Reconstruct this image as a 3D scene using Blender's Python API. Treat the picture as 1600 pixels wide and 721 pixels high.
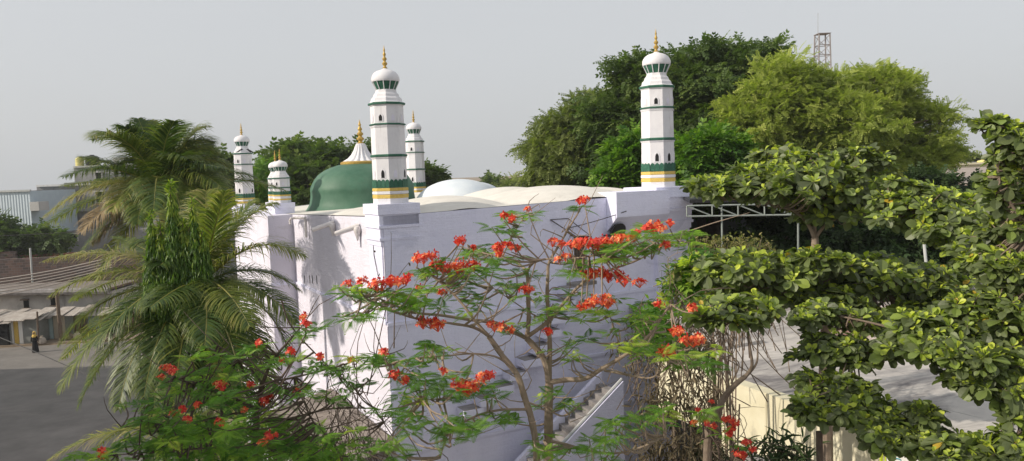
import bpy, math, random
import numpy as np
from mathutils import Vector, Matrix
R = math.radians
rng = np.random.default_rng(7)
random.seed(7)
for o in list(bpy.data.objects): bpy.data.objects.remove(o)
SC = bpy.context.scene
COL = SC.collection

# ------------------------------------------------------------------ camera, sky, sun, exposure
CAMZ = 13.3
PITCH, ROLL, F = 4.42, 1.9, 1150.0
p_, r_ = R(PITCH), R(ROLL)
fw = np.array([0, math.cos(p_), -math.sin(p_)])
r0 = np.array([1., 0, 0]); u0 = np.array([0, math.sin(p_), math.cos(p_)])
rt = math.cos(r_) * r0 - math.sin(r_) * u0
up = math.cos(r_) * u0 + math.sin(r_) * r0
cam = bpy.data.cameras.new('camera'); cam.lens = 36 * F / 1600; cam.sensor_width = 36
cam.clip_end = 5000; cam.clip_start = .05
co = bpy.data.objects.new('camera', cam); COL.objects.link(co)
co.matrix_world = Matrix(((rt[0], up[0], -fw[0], 0), (rt[1], up[1], -fw[1], 0), (rt[2], up[2], -fw[2], CAMZ), (0, 0, 0, 1)))
SC.camera = co
SUN_D = np.array([-.955, -.30, 0]); SUN_EL = 29
w = bpy.data.worlds.new('World'); SC.world = w; w.use_nodes = True
nt = w.node_tree; bg = nt.nodes['Background']
sky = nt.nodes.new('ShaderNodeTexSky'); sky.sky_type = 'NISHITA'; sky.sun_disc = False
sky.sun_elevation = R(SUN_EL); sky.sun_rotation = math.atan2(SUN_D[0], SUN_D[1])
sky.air_density = 1.0; sky.dust_density = 6.0; sky.ozone_density = 1.5; sky.altitude = 300
hs = nt.nodes.new('ShaderNodeHueSaturation'); hs.inputs['Saturation'].default_value = .42
mxs = nt.nodes.new('ShaderNodeMixRGB'); mxs.inputs[0].default_value = .76
mxs.inputs[2].default_value = (4.5, 4.62, 4.75, 1)
nt.links.new(sky.outputs[0], hs.inputs['Color']); nt.links.new(hs.outputs[0], mxs.inputs[1])
nt.links.new(mxs.outputs[0], bg.inputs['Color']); bg.inputs['Strength'].default_value = .142
sl = bpy.data.lights.new('sun', 'SUN'); sl.energy = 3.7; sl.angle = R(.6); sl.color = (1, .90, .76)
so = bpy.data.objects.new('sun', sl); COL.objects.link(so)
sd = Vector((SUN_D[0] * math.cos(R(SUN_EL)), SUN_D[1] * math.cos(R(SUN_EL)), math.sin(R(SUN_EL))))
so.rotation_euler = sd.to_track_quat('Z', 'Y').to_euler(); so.location = (-60, -20, 60)
SC.view_settings.view_transform = 'Standard'; SC.view_settings.look = 'None'
SC.view_settings.exposure = 0.13; SC.view_settings.gamma = 1
SC.render.engine = 'CYCLES'
try:
    SC.cycles.max_bounces = 6; SC.cycles.transparent_max_bounces = 8; SC.cycles.diffuse_bounces = 3
except Exception: pass

def at(px, py, Y):
    d = fw + (px - 800) / F * rt - (py - 360.5) / F * up
    return np.array([0, 0, CAMZ]) + d * (Y / d[1])
def V3(a): return Vector((float(a[0]), float(a[1]), float(a[2])))

# ------------------------------------------------------------------ mesh helpers
class MB:
    def __init__(s): s.v = []; s.f = []; s.n = 0; s.r = []
    def add(s, V, Fs, rnd=None):
        V = np.asarray(V, float).reshape(-1, 3)
        if not isinstance(Fs, (list, tuple)) or (len(Fs) and np.isscalar(Fs[0][0]) if len(Fs) else False): Fs = [Fs]
        for Fa in Fs:
            Fa = np.asarray(Fa, int)
            if Fa.size == 0: continue
            if Fa.ndim == 1: Fa = Fa[None]
            s.f.append(Fa + s.n)
        s.v.append(V); s.n += len(V)
        s.r.append(np.full(len(V), .5) if rnd is None else np.asarray(rnd, float))
    def face_list(s, V, faces):
        V = np.asarray(V, float); by = {}
        for f in faces: by.setdefault(len(f), []).append(list(f))
        s.add(V, [np.array(x) for x in by.values()])
    def box(s, x0, x1, y0, y1, z0, z1):
        V = [(x, y, z) for z in (z0, z1) for y in (y0, y1) for x in (x0, x1)]
        s.add(V, np.array([(0, 2, 3, 1), (4, 5, 7, 6), (0, 1, 5, 4), (2, 6, 7, 3), (0, 4, 6, 2), (1, 3, 7, 5)]))
        return s
    def prism(s, pts, z0, z1):
        # z0,z1 scalars or per-vertex lists; pts ccw
        n = len(pts); z0 = np.broadcast_to(z0, n); z1 = np.broadcast_to(z1, n)
        V = [(p[0], p[1], z0[i]) for i, p in enumerate(pts)] + [(p[0], p[1], z1[i]) for i, p in enumerate(pts)]
        fs = [tuple(range(n - 1, -1, -1)), tuple(range(n, 2 * n))] + [(i, (i + 1) % n, n + (i + 1) % n, n + i) for i in range(n)]
        s.face_list(V, fs); return s
    def lathe(s, prof, seg=24, c=(0, 0, 0), rot=0, mod=None, cap=True):
        a = np.arange(seg) * 2 * math.pi / seg + rot
        V = []
        for (r, z) in prof:
            rr = r * np.ones(seg) if mod is None else r * mod(a, z)
            V.append(np.stack([c[0] + rr * np.cos(a), c[1] + rr * np.sin(a), np.full(seg, c[2] + z)], 1))
        V = np.concatenate(V); n = len(prof); fs = []
        for i in range(n - 1):
            for j in range(seg):
                k = (j + 1) % seg
                fs.append((i * seg + j, i * seg + k, (i + 1) * seg + k, (i + 1) * seg + j))
        if cap: fs += [tuple(range(seg - 1, -1, -1)), tuple(range((n - 1) * seg, n * seg))]
        s.face_list(V, fs); return s
    def tube(s, P, rad, seg=6, smooth=0):
        P = np.asarray(P, float)
        rad = np.broadcast_to(np.asarray(rad, float), len(P)).copy()
        if smooth and len(P) > 2: P, rad = spline(P, rad, smooth)
        T = np.gradient(P, axis=0); T /= np.linalg.norm(T, axis=1)[:, None] + 1e-9
        ref = np.array([0, 0, 1.]) if abs(T[0][2]) < .9 else np.array([1., 0, 0])
        N = np.cross(T[0], ref); N /= np.linalg.norm(N)
        V = []; a = np.arange(seg) * 2 * math.pi / seg
        for i in range(len(P)):
            N = N - T[i] * N.dot(T[i]); N /= np.linalg.norm(N) + 1e-9
            B = np.cross(T[i], N)
            V.append(P[i] + rad[i] * (np.cos(a)[:, None] * N + np.sin(a)[:, None] * B))
        V = np.concatenate(V); n = len(P)
        i = np.arange(n - 1)[:, None] * seg; j = np.arange(seg)[None]; k = (j + 1) % seg
        Fq = np.stack([i + j, i + k, i + seg + k, i + seg + j], -1).reshape(-1, 4)
        s.add(V, [Fq, np.array([list(range(seg - 1, -1, -1))]), np.array([list(range((n - 1) * seg, n * seg))])])
        return s
    def scatter(s, TV, TF, M, P, rnd=None, trnd=None):
        # TV template verts, TF list of face arrays, M (N,3,3), P (N,3)
        N = len(P)
        if N == 0: return s
        V = np.einsum('nij,vj->nvi', M, TV) + P[:, None]
        nv = len(TV); off = (np.arange(N) * nv)[:, None, None]
        Fs = [(Fa[None] + off).reshape(-1, Fa.shape[1]) for Fa in TF]
        r = np.repeat(rng.random(N) if rnd is None else rnd, nv)
        if trnd is not None: r = np.clip(r + np.tile(trnd, N), 0, 1)
        s.add(V.reshape(-1, 3), Fs, r); return s
    def build(s, name, mat, parent=None, smooth=False, loc=None):
        me = bpy.data.meshes.new(name)
        V = np.concatenate(s.v)
        me.vertices.add(len(V)); me.vertices.foreach_set('co', V.astype(np.float32).ravel())
        loops = np.concatenate([f.ravel() for f in s.f]).astype(np.int32)
        sizes = np.concatenate([np.full(len(f), f.shape[1]) for f in s.f])
        starts = np.concatenate([[0], np.cumsum(sizes)[:-1]]).astype(np.int32)
        me.loops.add(len(loops)); me.loops.foreach_set('vertex_index', loops)
        me.polygons.add(len(sizes)); me.polygons.foreach_set('loop_start', starts)
        try: me.polygons.foreach_set('loop_total', sizes.astype(np.int32))
        except Exception: pass
        at_ = me.attributes.new('rnd', 'FLOAT', 'POINT'); at_.data.foreach_set('value', np.concatenate(s.r).astype(np.float32))
        me.update(calc_edges=True); me.validate()
        if not smooth: me.polygons.foreach_set('use_smooth', np.zeros(len(me.polygons), bool))
        if smooth:
            me.polygons.foreach_set('use_smooth', np.ones(len(me.polygons), bool))
            try: me.set_sharp_from_angle(angle=R(40))
            except Exception: pass
        if mat is not None: me.materials.append(mat)
        o = bpy.data.objects.new(name, me); COL.objects.link(o)
        if parent is not None: o.parent = parent
        if loc is not None: o.location = loc
        return o

def spline(P, rad, k):
    n = len(P); out = []; ro = []
    for i in range(n - 1):
        p0 = P[max(i - 1, 0)]; p1 = P[i]; p2 = P[i + 1]; p3 = P[min(i + 2, n - 1)]
        for j in range(k):
            t = j / k
            out.append(.5 * (2 * p1 + (p2 - p0) * t + (2 * p0 - 5 * p1 + 4 * p2 - p3) * t * t + (3 * p1 - p0 - 3 * p2 + p3) * t ** 3))
            ro.append(rad[i] * (1 - t) + rad[i + 1] * t)
    out.append(P[-1]); ro.append(rad[-1])
    return np.array(out), np.array(ro)

def frames(D, roll=None, uph=None):
    """rotation matrices with column 0 along D, column 2 roughly up"""
    D = D / (np.linalg.norm(D, axis=1)[:, None] + 1e-9)
    U = np.tile(np.array([0, 0, 1.]), (len(D), 1)) if uph is None else uph
    Y = np.cross(U, D); ny = np.linalg.norm(Y, axis=1)[:, None]
    Y = np.where(ny < 1e-3, np.array([[0, 1., 0]]), Y / (ny + 1e-9)); Y /= np.linalg.norm(Y, axis=1)[:, None]
    Z = np.cross(D, Y)
    if roll is not None:
        c, s_ = np.cos(roll)[:, None], np.sin(roll)[:, None]
        Y, Z = c * Y + s_ * Z, -s_ * Y + c * Z
    return np.stack([D, Y, Z], 2)

def tag(o, label=None, cat=None, group=None, kind=None):
    if label: o['label'] = label
    if cat: o['category'] = cat
    if group: o['group'] = group
    if kind: o['kind'] = kind
    return o
def empty(name, loc, label, cat, group=None, rz=0):
    o = bpy.data.objects.new(name, None); COL.objects.link(o); o.location = V3(loc); o.rotation_euler = (0, 0, rz)
    o.empty_display_size = .3
    return tag(o, label, cat, group)
def rel(mb, loc):
    """shift gathered vertices so they are local to loc"""
    mb.v = [v - np.asarray(loc) for v in mb.v]; return mb

# ------------------------------------------------------------------ materials
def new_mat(name):
    m = bpy.data.materials.new(name); m.use_nodes = True
    n = m.node_tree; return m, n, n.nodes['Principled BSDF']
def ramp(n, fac, stops):
    r = n.nodes.new('ShaderNodeValToRGB'); e = r.color_ramp.elements
    while len(e) < len(stops): e.new(.5)
    for i, (p, c) in enumerate(stops): e[i].position = p; e[i].color = (*c, 1)
    n.links.new(fac, r.inputs[0]); return r.outputs[0]
def noise(n, scale, detail=6, rough=.6, vec=None, dist=0):
    t = n.nodes.new('ShaderNodeTexNoise'); t.inputs['Scale'].default_value = scale
    t.inputs['Detail'].default_value = detail; t.inputs['Roughness'].default_value = rough; t.inputs['Distortion'].default_value = dist
    if vec is not None: n.links.new(vec, t.inputs['Vector'])
    return t.outputs['Fac']
def objvec(n, sc=(1, 1, 1)):
    tc = n.nodes.new('ShaderNodeTexCoord'); mp = n.nodes.new('ShaderNodeMapping'); mp.inputs['Scale'].default_value = sc
    n.links.new(tc.outputs['Object'], mp.inputs['Vector']); return mp.outputs[0]
def mix(n, fac, a, b, mode='MIX'):
    m = n.nodes.new('ShaderNodeMixRGB'); m.blend_type = mode
    for i, x in ((0, fac), (1, a), (2, b)):
        if isinstance(x, (int, float)): m.inputs[i].default_value = x
        elif isinstance(x, tuple): m.inputs[i].default_value = (*x, 1)
        else: n.links.new(x, m.inputs[i])
    return m.outputs[0]
def bump(n, bs, h, strength=.3, dist=.02):
    b = n.nodes.new('ShaderNodeBump'); b.inputs['Strength'].default_value = strength; b.inputs['Distance'].default_value = dist
    n.links.new(h, b.inputs['Height']); n.links.new(b.outputs[0], bs.inputs['Normal']); return b
def wallsurf(name, c1, c2, grime, chip, bs=1.0):
    m, n, b = new_mat(name)
    col = ramp(n, noise(n, .8, 8, .65, objvec(n, (1, 1, .8))), [(.3, c1), (.7, c2)])
    st = ramp(n, noise(n, 1.0, 10, .75, objvec(n, (2.2, 2.2, .22)), .3), [(.48, (0, 0, 0)), (.72, (1, 1, 1))]); col = mix(n, mix(n, .25, (0., 0., 0.), st), col, grime)
    pt = ramp(n, noise(n, .55, 9, .72, objvec(n, (1, 1, 1.4)), .8), [(.56, (0, 0, 0)), (.62, (1, 1, 1))]); col = mix(n, mix(n, .5, (0., 0., 0.), pt), col, grime)
    ch = ramp(n, noise(n, 2.6, 8, .8, objvec(n, (.8, .8, 3.2)), .6), [(.655, (0, 0, 0)), (.67, (1, 1, 1))]); col = mix(n, ch, col, chip)
    n.links.new(col, b.inputs['Base Color']); b.inputs['Roughness'].default_value = .9; b.inputs['Specular IOR Level'].default_value = .25
    hz_ = noise(n, 1.6, 7, .7, objvec(n, (.5, .5, 4.5)), .5); hf = noise(n, 9, 8, .75, objvec(n)); h = mix(n, .45, hz_, hf); h = mix(n, ch, h, (0., 0., 0.))
    bump(n, b, h, bs, .09)
    return m
def surf(name, c1, c2, scale=3, rough=.85, bscale=25, bstr=.25, bdist=.01, stain=None, stain_sc=(1.2, 1.2, .25), stain_lo=.55, metallic=0, spec=.3, crack=None):
    m, n, b = new_mat(name)
    col = ramp(n, noise(n, scale, 8, .65, objvec(n)), [(.3, c1), (.7, c2)])
    if stain:
        f = ramp(n, noise(n, 1.0, 9, .7, objvec(n, stain_sc), .6), [(stain_lo, (0, 0, 0)), (stain_lo + .2, (1, 1, 1))])
        col = mix(n, f, col, stain)
    if crack:
        v = n.nodes.new('ShaderNodeTexVoronoi'); v.feature = 'DISTANCE_TO_EDGE'; v.inputs['Scale'].default_value = crack[0]
        wn = n.nodes.new('ShaderNodeTexNoise'); wn.inputs['Scale'].default_value = 2; wn.inputs['Detail'].default_value = 8
        n.links.new(objvec(n), wn.inputs['Vector'])
        vv = mix(n, .22, objvec(n), wn.outputs['Color']); n.links.new(vv, v.inputs['Vector'])
        gate = ramp(n, noise(n, .9, 3, .5, objvec(n)), [(.5, (0, 0, 0)), (.6, (1, 1, 1))])
        cf = ramp(n, v.outputs['Distance'], [(0, (1, 1, 1)), (crack[1], (0, 0, 0))])
        col = mix(n, mix(n, 1., cf, gate, 'MULTIPLY'), col, crack[2])
    n.links.new(col, b.inputs['Base Color'])
    b.inputs['Roughness'].default_value = rough; b.inputs['Metallic'].default_value = metallic
    b.inputs['Specular IOR Level'].default_value = spec
    h = noise(n, bscale, 8, .7, objvec(n)); h2 = noise(n, bscale * .12, 4, .6, objvec(n))
    bump(n, b, mix(n, .6, h, h2), bstr, bdist)
    return m
def leafmat(name, stops, trans=.3, rough=.5, tint=(1.0, 1.15, .45), spec=.35, nscale=0):
    m, n, b = new_mat(name)
    a = n.nodes.new('ShaderNodeAttribute'); a.attribute_name = 'rnd'
    col = ramp(n, a.outputs['Fac'], stops)
    if nscale:
        f = noise(n, nscale, 3, .5, objvec(n)); col = mix(n, .35, col, ramp(n, f, [(.3, (.5, .5, .5)), (.7, (1, 1, 1))]), 'MULTIPLY')
    n.links.new(col, b.inputs['Base Color']); b.inputs['Roughness'].default_value = rough
    b.inputs['Specular IOR Level'].default_value = spec
    if trans:
        t = n.nodes.new('ShaderNodeBsdfTranslucent'); ms = n.nodes.new('ShaderNodeMixShader'); ms.inputs[0].default_value = trans
        n.links.new(mix(n, 1., col, tuple(x * 1.6 for x in tint), 'MULTIPLY'), t.inputs['Color'])
        out = n.nodes['Material Output']
        n.links.new(b.outputs[0], ms.inputs[1]); n.links.new(t.outputs[0], ms.inputs[2]); n.links.new(ms.outputs[0], out.inputs['Surface'])
    return m
def brickmat(name, c1, c2, mortar, scale=4.0, bstr=.6, wash=None, rot=(math.pi / 2, 0, 0)):
    m, n, b = new_mat(name)
    tc = n.nodes.new('ShaderNodeTexCoord'); mp = n.nodes.new('ShaderNodeMapping'); mp.inputs['Rotation'].default_value = rot
    n.links.new(tc.outputs['Object'], mp.inputs['Vector'])
    br = n.nodes.new('ShaderNodeTexBrick'); br.inputs['Scale'].default_value = scale
    br.inputs['Color1'].default_value = (*c1, 1); br.inputs['Color2'].default_value = (*c2, 1); br.inputs['Mortar'].default_value = (*mortar, 1)
    n.links.new(mp.outputs[0], br.inputs['Vector'])
    col = mix(n, .5, br.outputs['Color'], ramp(n, noise(n, 3, 8, .7), [(.3, (.35, .33, .3)), (.75, (1.2, 1.1, 1.05))]), 'MULTIPLY')
    if wash:
        f = ramp(n, noise(n, 1.3, 8, .7, objvec(n, (.6, .6, 1))), [(.45, (0, 0, 0)), (.62, (1, 1, 1))]); col = mix(n, f, col, wash)
    n.links.new(col, b.inputs['Base Color']); b.inputs['Roughness'].default_value = .9
    bump(n, b, br.outputs['Fac'], -bstr, .02)
    return m

M = {}
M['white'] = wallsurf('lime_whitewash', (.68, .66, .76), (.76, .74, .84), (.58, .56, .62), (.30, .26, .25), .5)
M['white_shade'] = wallsurf('shade_tinted_lavender_wash', (.75, .75, .93), (.83, .83, .98), (.58, .59, .74), (.24, .22, .25), .6)  # lavender wash pushed bluer: skylight on the shaded wall painted into its colour
M['minw'] = surf('white_gloss_paint', (.68, .67, .70), (.76, .75, .77), 3, .7, 30, .25, .01, stain=(.50, .48, .49), stain_sc=(4, 4, .8), stain_lo=.56)
M['roof'] = surf('lime_roof_wash', (.62, .59, .54), (.76, .73, .67), 1.2, .92, 12, .4, .03, stain=(.46, .43, .38), stain_sc=(.6, .6, .6), stain_lo=.58)
M['domep'] = surf('pale_blue_wash', (.60, .66, .72), (.74, .78, .80), 1.2, .85, 12, .3, .03, stain=(.5, .52, .52), stain_sc=(.6, .6, .6), stain_lo=.6)
M['green'] = surf('green_paint', (.015, .085, .05), (.05, .15, .10), 9, .55, 30, .2, .01)
M['greend'] = surf('green_dome_paint', (.038, .115, .072), (.095, .185, .125), .9, .55, 9, .25, .03, stain=(.075, .20, .13), stain_sc=(.8, .8, .5), stain_lo=.55)
M['gold'] = surf('gold_paint', (.36, .24, .06), (.62, .42, .12), 10, .55, 30, .3, .01, metallic=.45)
M['ochre'] = surf('yellow_gold_band', (.56, .38, .07), (.70, .52, .16), 16, .6, 40, .5, .02)
M['dark'] = surf('dark_void', (.01, .01, .012), (.02, .02, .02), 5, .9)
M['iron'] = surf('rusty_iron', (.03, .025, .025), (.08, .055, .045), 12, .7)
M['pipe'] = surf('whitewashed_pipe', (.60, .57, .56), (.74, .70, .68), 6, .6)
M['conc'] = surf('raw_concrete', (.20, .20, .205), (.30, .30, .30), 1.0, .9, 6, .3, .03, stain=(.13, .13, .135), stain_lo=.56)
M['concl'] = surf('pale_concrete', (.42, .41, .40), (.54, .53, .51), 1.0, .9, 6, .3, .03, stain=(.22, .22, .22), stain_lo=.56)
M['deck'] = surf('cement_roof_deck', (.38, .36, .345), (.62, .585, .54), .7, .85, 10, .5, .03, stain=(.16, .15, .155), stain_sc=(.28, 1.0, .5), stain_lo=.46, crack=(.8, .012, (.12, .11, .11)))
M['cream'] = surf('cream_wall_paint', (.62, .57, .40), (.76, .72, .55), 1.2, .85, 16, .35, .02, stain=(.30, .28, .22), stain_sc=(1.5, 1.5, .5), stain_lo=.6)
M['cream2'] = surf('bright_cream_wall', (.66, .60, .42), (.74, .69, .50), 1.2, .85)
M['sheet'] = surf('brown_roof_sheet', (.30, .24, .20), (.40, .33, .28), 2, .75, 12, .3)
M['grime'] = surf('grimy_ledge', (.16, .13, .11), (.34, .30, .27), 2.2, .95, 12, .9, .06, stain=(.07, .055, .05), stain_sc=(1.3, 1.3, 1.3), stain_lo=.48)
M['step'] = surf('worn_step_stone', (.17, .16, .155), (.32, .30, .295), 3, .9, 14, .7, .04, stain=(.10, .09, .09), stain_lo=.52)
M['road'] = surf('dusty_asphalt', (.14, .13, .12), (.215, .20, .185), .5, .95, 18, .4, .02, stain=(.24, .22, .20), stain_sc=(.12, .25, .2), stain_lo=.5)
M['earth'] = surf('dusty_earth', (.22, .17, .12), (.30, .24, .18), .8, .95, 8, .6, .05)
M['brick'] = brickmat('red_brick_wall', (.26, .11, .075), (.20, .10, .08), (.22, .20, .18), 3.5)
M['brickold'] = brickmat('old_dark_brick', (.20, .13, .11), (.10, .08, .078), (.20, .175, .16), .95)
M['brickorange'] = brickmat('orange_brick', (.42, .16, .09), (.34, .13, .08), (.3, .22, .18), 2.5)
M['brickwash'] = brickmat('whitewashed_brick', (.30, .16, .12), (.24, .14, .12), (.3, .28, .26), 5.0, wash=(.55, .52, .50))
M['bluesheet'] = None
M['yellow'] = surf('yellow_plastic', (.70, .62, .22), (.78, .70, .30), 2, .5)
M['blackpl'] = surf('black_plastic', (.012, .012, .014), (.02, .02, .022), 2, .4)
M['teal'] = surf('faded_teal_paint', (.34, .46, .46), (.44, .55, .54), 2, .8, stain=(.26, .28, .26), stain_lo=.56)
M['beige'] = surf('beige_board', (.42, .36, .27), (.52, .45, .34), 2, .85, stain=(.25, .2, .16), stain_lo=.56)
M['brownred'] = surf('red_brown_shutter', (.24, .14, .10), (.31, .19, .14), 2, .8, stain=(.15, .10, .08), stain_lo=.55)
M['greyshut'] = surf('grey_shutter_metal', (.17, .18, .17), (.24, .25, .235), 2, .7)
M['wood'] = surf('weathered_wood', (.13, .095, .07), (.21, .16, .12), 5, .9)
M['tin'] = surf('rusted_tin', (.34, .29, .24), (.50, .45, .39), 2, .7, stain=(.22, .13, .09), stain_lo=.52)
M['oldwhite'] = surf('aged_white_wall', (.40, .38, .36), (.54, .52, .49), 1.2, .9, 8, .3, .03, stain=(.17, .16, .155), stain_sc=(1, 1, .4), stain_lo=.53)
M['steelw'] = surf('white_steel_paint', (.40, .42, .41), (.56, .57, .56), 4, .5)
M['ltower'] = surf('tower_steel', (.20, .17, .165), (.33, .31, .30), .3, .6)
M['trussp'] = surf('grey_green_steel', (.20, .23, .215), (.29, .32, .30), 4, .5)
M['lime'] = surf('lime_yellow_paint', (.50, .60, .04), (.60, .68, .06), 4, .6)
M['banner'] = surf('white_flex_banner', (.72, .71, .67), (.80, .79, .75), 3, .5)
M['tealink'] = surf('teal_lettering', (.05, .26, .30), (.07, .32, .36), 4, .6)
M['cloth'] = surf('black_cloth', (.010, .010, .012), (.02, .02, .022), 8, .9)
M['scarf'] = surf('yellow_scarf', (.62, .42, .10), (.74, .52, .14), 8, .85)
M['skin'] = surf('skin', (.26, .15, .10), (.30, .18, .12), 8, .6)
M['crow'] = surf('crow_feathers', (.012, .012, .014), (.03, .03, .032), 8, .5)
M['wire'] = surf('pale_cable', (.32, .28, .25), (.40, .35, .31), 4, .6)
M['wired'] = surf('black_cable', (.03, .03, .03), (.05, .05, .05), 4, .6)
M['bark'] = surf('brown_bark', (.13, .095, .07), (.24, .19, .145), 6, .9, 20, .8, .03)
M['barkp'] = surf('palm_bark', (.15, .12, .095), (.25, .21, .17), 6, .9, 14, .8, .04)
M['barkd'] = surf('dark_twig_bark', (.075, .055, .045), (.14, .105, .08), 8, .9)
M['barkg'] = surf('tan_bark', (.22, .165, .12), (.33, .26, .20), 6, .85, 22, .7, .02)
def corr(name, c1, c2, ax=0, sc=5):
    m, n, b = new_mat(name); wv = n.nodes.new('ShaderNodeTexWave'); wv.bands_direction = 'XYZ'[ax]; wv.inputs['Scale'].default_value = sc
    n.links.new(objvec(n), wv.inputs['Vector']); bump(n, b, wv.outputs['Fac'], .8, .05)
    n.links.new(ramp(n, noise(n, 1.5, 6, .6, objvec(n)), [(.3, c1), (.7, c2)]), b.inputs['Base Color']); b.inputs['Roughness'].default_value = .6
    return m
M['bluesheet'] = corr('pale_blue_metal_sheet', (.44, .52, .58), (.50, .58, .63), 0, .9)
M['roofsheet'] = corr('brown_corrugated_sheet', (.32, .26, .22), (.42, .35, .30), 0, 1.2)
M['tinroof'] = corr('weathered_tin_roof', (.30, .25, .21), (.50, .46, .41), 0, 1.5)

L = {}
L['palm'] = leafmat('palm_leaflet', [(0, (.025, .055, .015)), (.4, (.06, .105, .022)), (.72, (.17, .20, .035)), (.9, (.30, .28, .08)), (1, (.34, .28, .14))], .3, .45, spec=.4)
L['palmd'] = leafmat('dry_palm_leaflet', [(0, (.22, .16, .09)), (1, (.36, .28, .16))], .2, .7, (1, .9, .6))
L['ashoka'] = leafmat('drooping_ashoka_leaf', [(0, (.025, .07, .012)), (.5, (.075, .15, .018)), (.8, (.17, .26, .03)), (1, (.32, .38, .05))], .3, .45, spec=.35)
L['neem'] = leafmat('neem_leaf', [(0, (.13, .17, .035)), (.5, (.30, .35, .075)), (1, (.48, .50, .14))], .38, .6)
L['tamar'] = leafmat('tamarind_leaf', [(0, (.035, .07, .018)), (.5, (.085, .135, .03)), (1, (.17, .22, .055))], .3, .6)
L['casu'] = leafmat('feathery_leaf', [(0, (.06, .085, .022)), (.5, (.16, .20, .05)), (1, (.30, .33, .10))], .3, .6)
L['mango'] = leafmat('bright_green_leaf', [(0, (.04, .11, .012)), (.5, (.10, .20, .02)), (1, (.22, .34, .035))], .35, .5)
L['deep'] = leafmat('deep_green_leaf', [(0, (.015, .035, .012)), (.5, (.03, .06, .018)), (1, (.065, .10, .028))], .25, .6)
L['gul'] = leafmat('flame_tree_leaf', [(0, (.045, .12, .018)), (.4, (.11, .23, .035)), (.75, (.22, .36, .05)), (1, (.42, .50, .07))], .45, .5)
L['almond'] = leafmat('almond_tree_leaf', [(0, (.07, .09, .04)), (.3, (.13, .16, .065)), (.55, (.20, .27, .06)), (.75, (.34, .42, .05)), (.97, (.55, .60, .07)), (1, (.50, .34, .04))], .28, .45, spec=.4)
L['dry'] = leafmat('dry_brown_leaf', [(0, (.045, .04, .022)), (.5, (.10, .08, .045)), (1, (.19, .15, .09))], .15, .7, (1, .9, .6))
L['pale'] = leafmat('pale_small_leaf', [(0, (.10, .12, .04)), (.5, (.20, .21, .07)), (1, (.32, .27, .12))], .3, .6)
L['petal'] = leafmat('flame_flower_petal', [(0, (.50, .03, .04)), (.45, (.70, .075, .05)), (.75, (.80, .18, .07)), (1, (.85, .45, .18))], .3, .5, (1, .5, .4))

# ------------------------------------------------------------------ leaf templates
def t_strip(n, width, bend, fold=.0, L_=1.0):
    xs = np.linspace(0, 1, n + 1); V = []
    for x in xs:
        w_ = width(x); z = -bend * x * x
        V += [(x * L_, -w_, z + fold * w_), (x * L_, w_, z + fold * w_)]
    Fq = np.array([(2 * i, 2 * i + 2, 2 * i + 3, 2 * i + 1) for i in range(n)])
    return np.array(V), [Fq]
def t_folded(n, width, bend, fold):
    xs = np.linspace(0, 1, n + 1); V = []
    for x in xs:
        w_ = width(x); z = -bend * x * x
        V += [(x, -w_, z + fold * w_), (x, 0, z), (x, w_, z + fold * w_)]
    Fq = []
    for i in range(n):
        Fq += [(3 * i, 3 * i + 3, 3 * i + 4, 3 * i + 1), (3 * i + 1, 3 * i + 4, 3 * i + 5, 3 * i + 2)]
    return np.array(V), [np.array(Fq)]
def t_compound(pairs, ll, lw, droop, start=.12, ang=50, leafdroop=.3, prof=None, rach=.006):
    """a rachis along x with paired leaflets; unit length"""
    V = []; Fq = []
    def quad(a): 
        k = len(V); V.extend(a); Fq.append((k, k + 1, k + 2, k + 3))
    for i in range(4):
        x0, x1 = i / 4, (i + 1) / 4
        quad([(x0, -rach, -droop * x0 ** 2), (x1, -rach, -droop * x1 ** 2), (x1, rach, -droop * x1 ** 2), (x0, rach, -droop * x0 ** 2)])
    for i in range(pairs):
        x = start + (1 - start) * i / (pairs - 1); z = -droop * x * x
        pf = prof(x) if prof else 1
        for sg in (-1, 1):
            a = R(ang) * (1 if i < pairs - 1 else .5); l = ll * pf
            dx, dy = math.cos(a) * l, sg * math.sin(a) * l; dz = -leafdroop * l
            nx, ny = -math.sin(a) * lw, sg * math.cos(a) * lw
            m = .5
            quad([(x, 0, z), (x + dx * m - nx, dy * m - ny, z + dz * m * .6), (x + dx, dy, z + dz), (x + dx * m + nx, dy * m + ny, z + dz * m * .6)])
    return np.array(V), [np.array(Fq)]
T_GUL = t_compound(13, .36, .030, .30, .16, 62, .32, lambda x: math.sin(math.pi * min(1, (x + .12)) ** .8) * .75 + .25, .007)
T_NEEM = t_compound(7, .30, .055, .35, .1, 55, .45)
T_TAM = t_compound(6, .30, .085, .30, .05, 60, .30)
T_CASU = t_compound(8, .36, .028, .65, .05, 35, .75)
T_BROAD = t_compound(4, .50, .15, .25, .05, 55, .35)
T_ALM = t_folded(5, lambda x: .02 + .30 * math.sin(math.pi * min(1, x * .97) ** 1.7) ** .8, .18, .35)
T_LANCE = t_folded(4, lambda x: .01 + .085 * math.sin(math.pi * x ** .9), .30, .3)
T_OVAL = t_folded(3, lambda x: .02 + .20 * math.sin(math.pi * min(1, x * .96)), .2, .3)
def t_petal():
    V, Fs = t_strip(3, lambda x: .04 + .30 * math.sin(math.pi * min(1, x * .93) ** 1.4), .25)
    return V, Fs
T_PET = t_petal()

def unit(n, seedv=None):
    d = rng.normal(size=(n, 3)); return d / np.linalg.norm(d, axis=1)[:, None]

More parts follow.
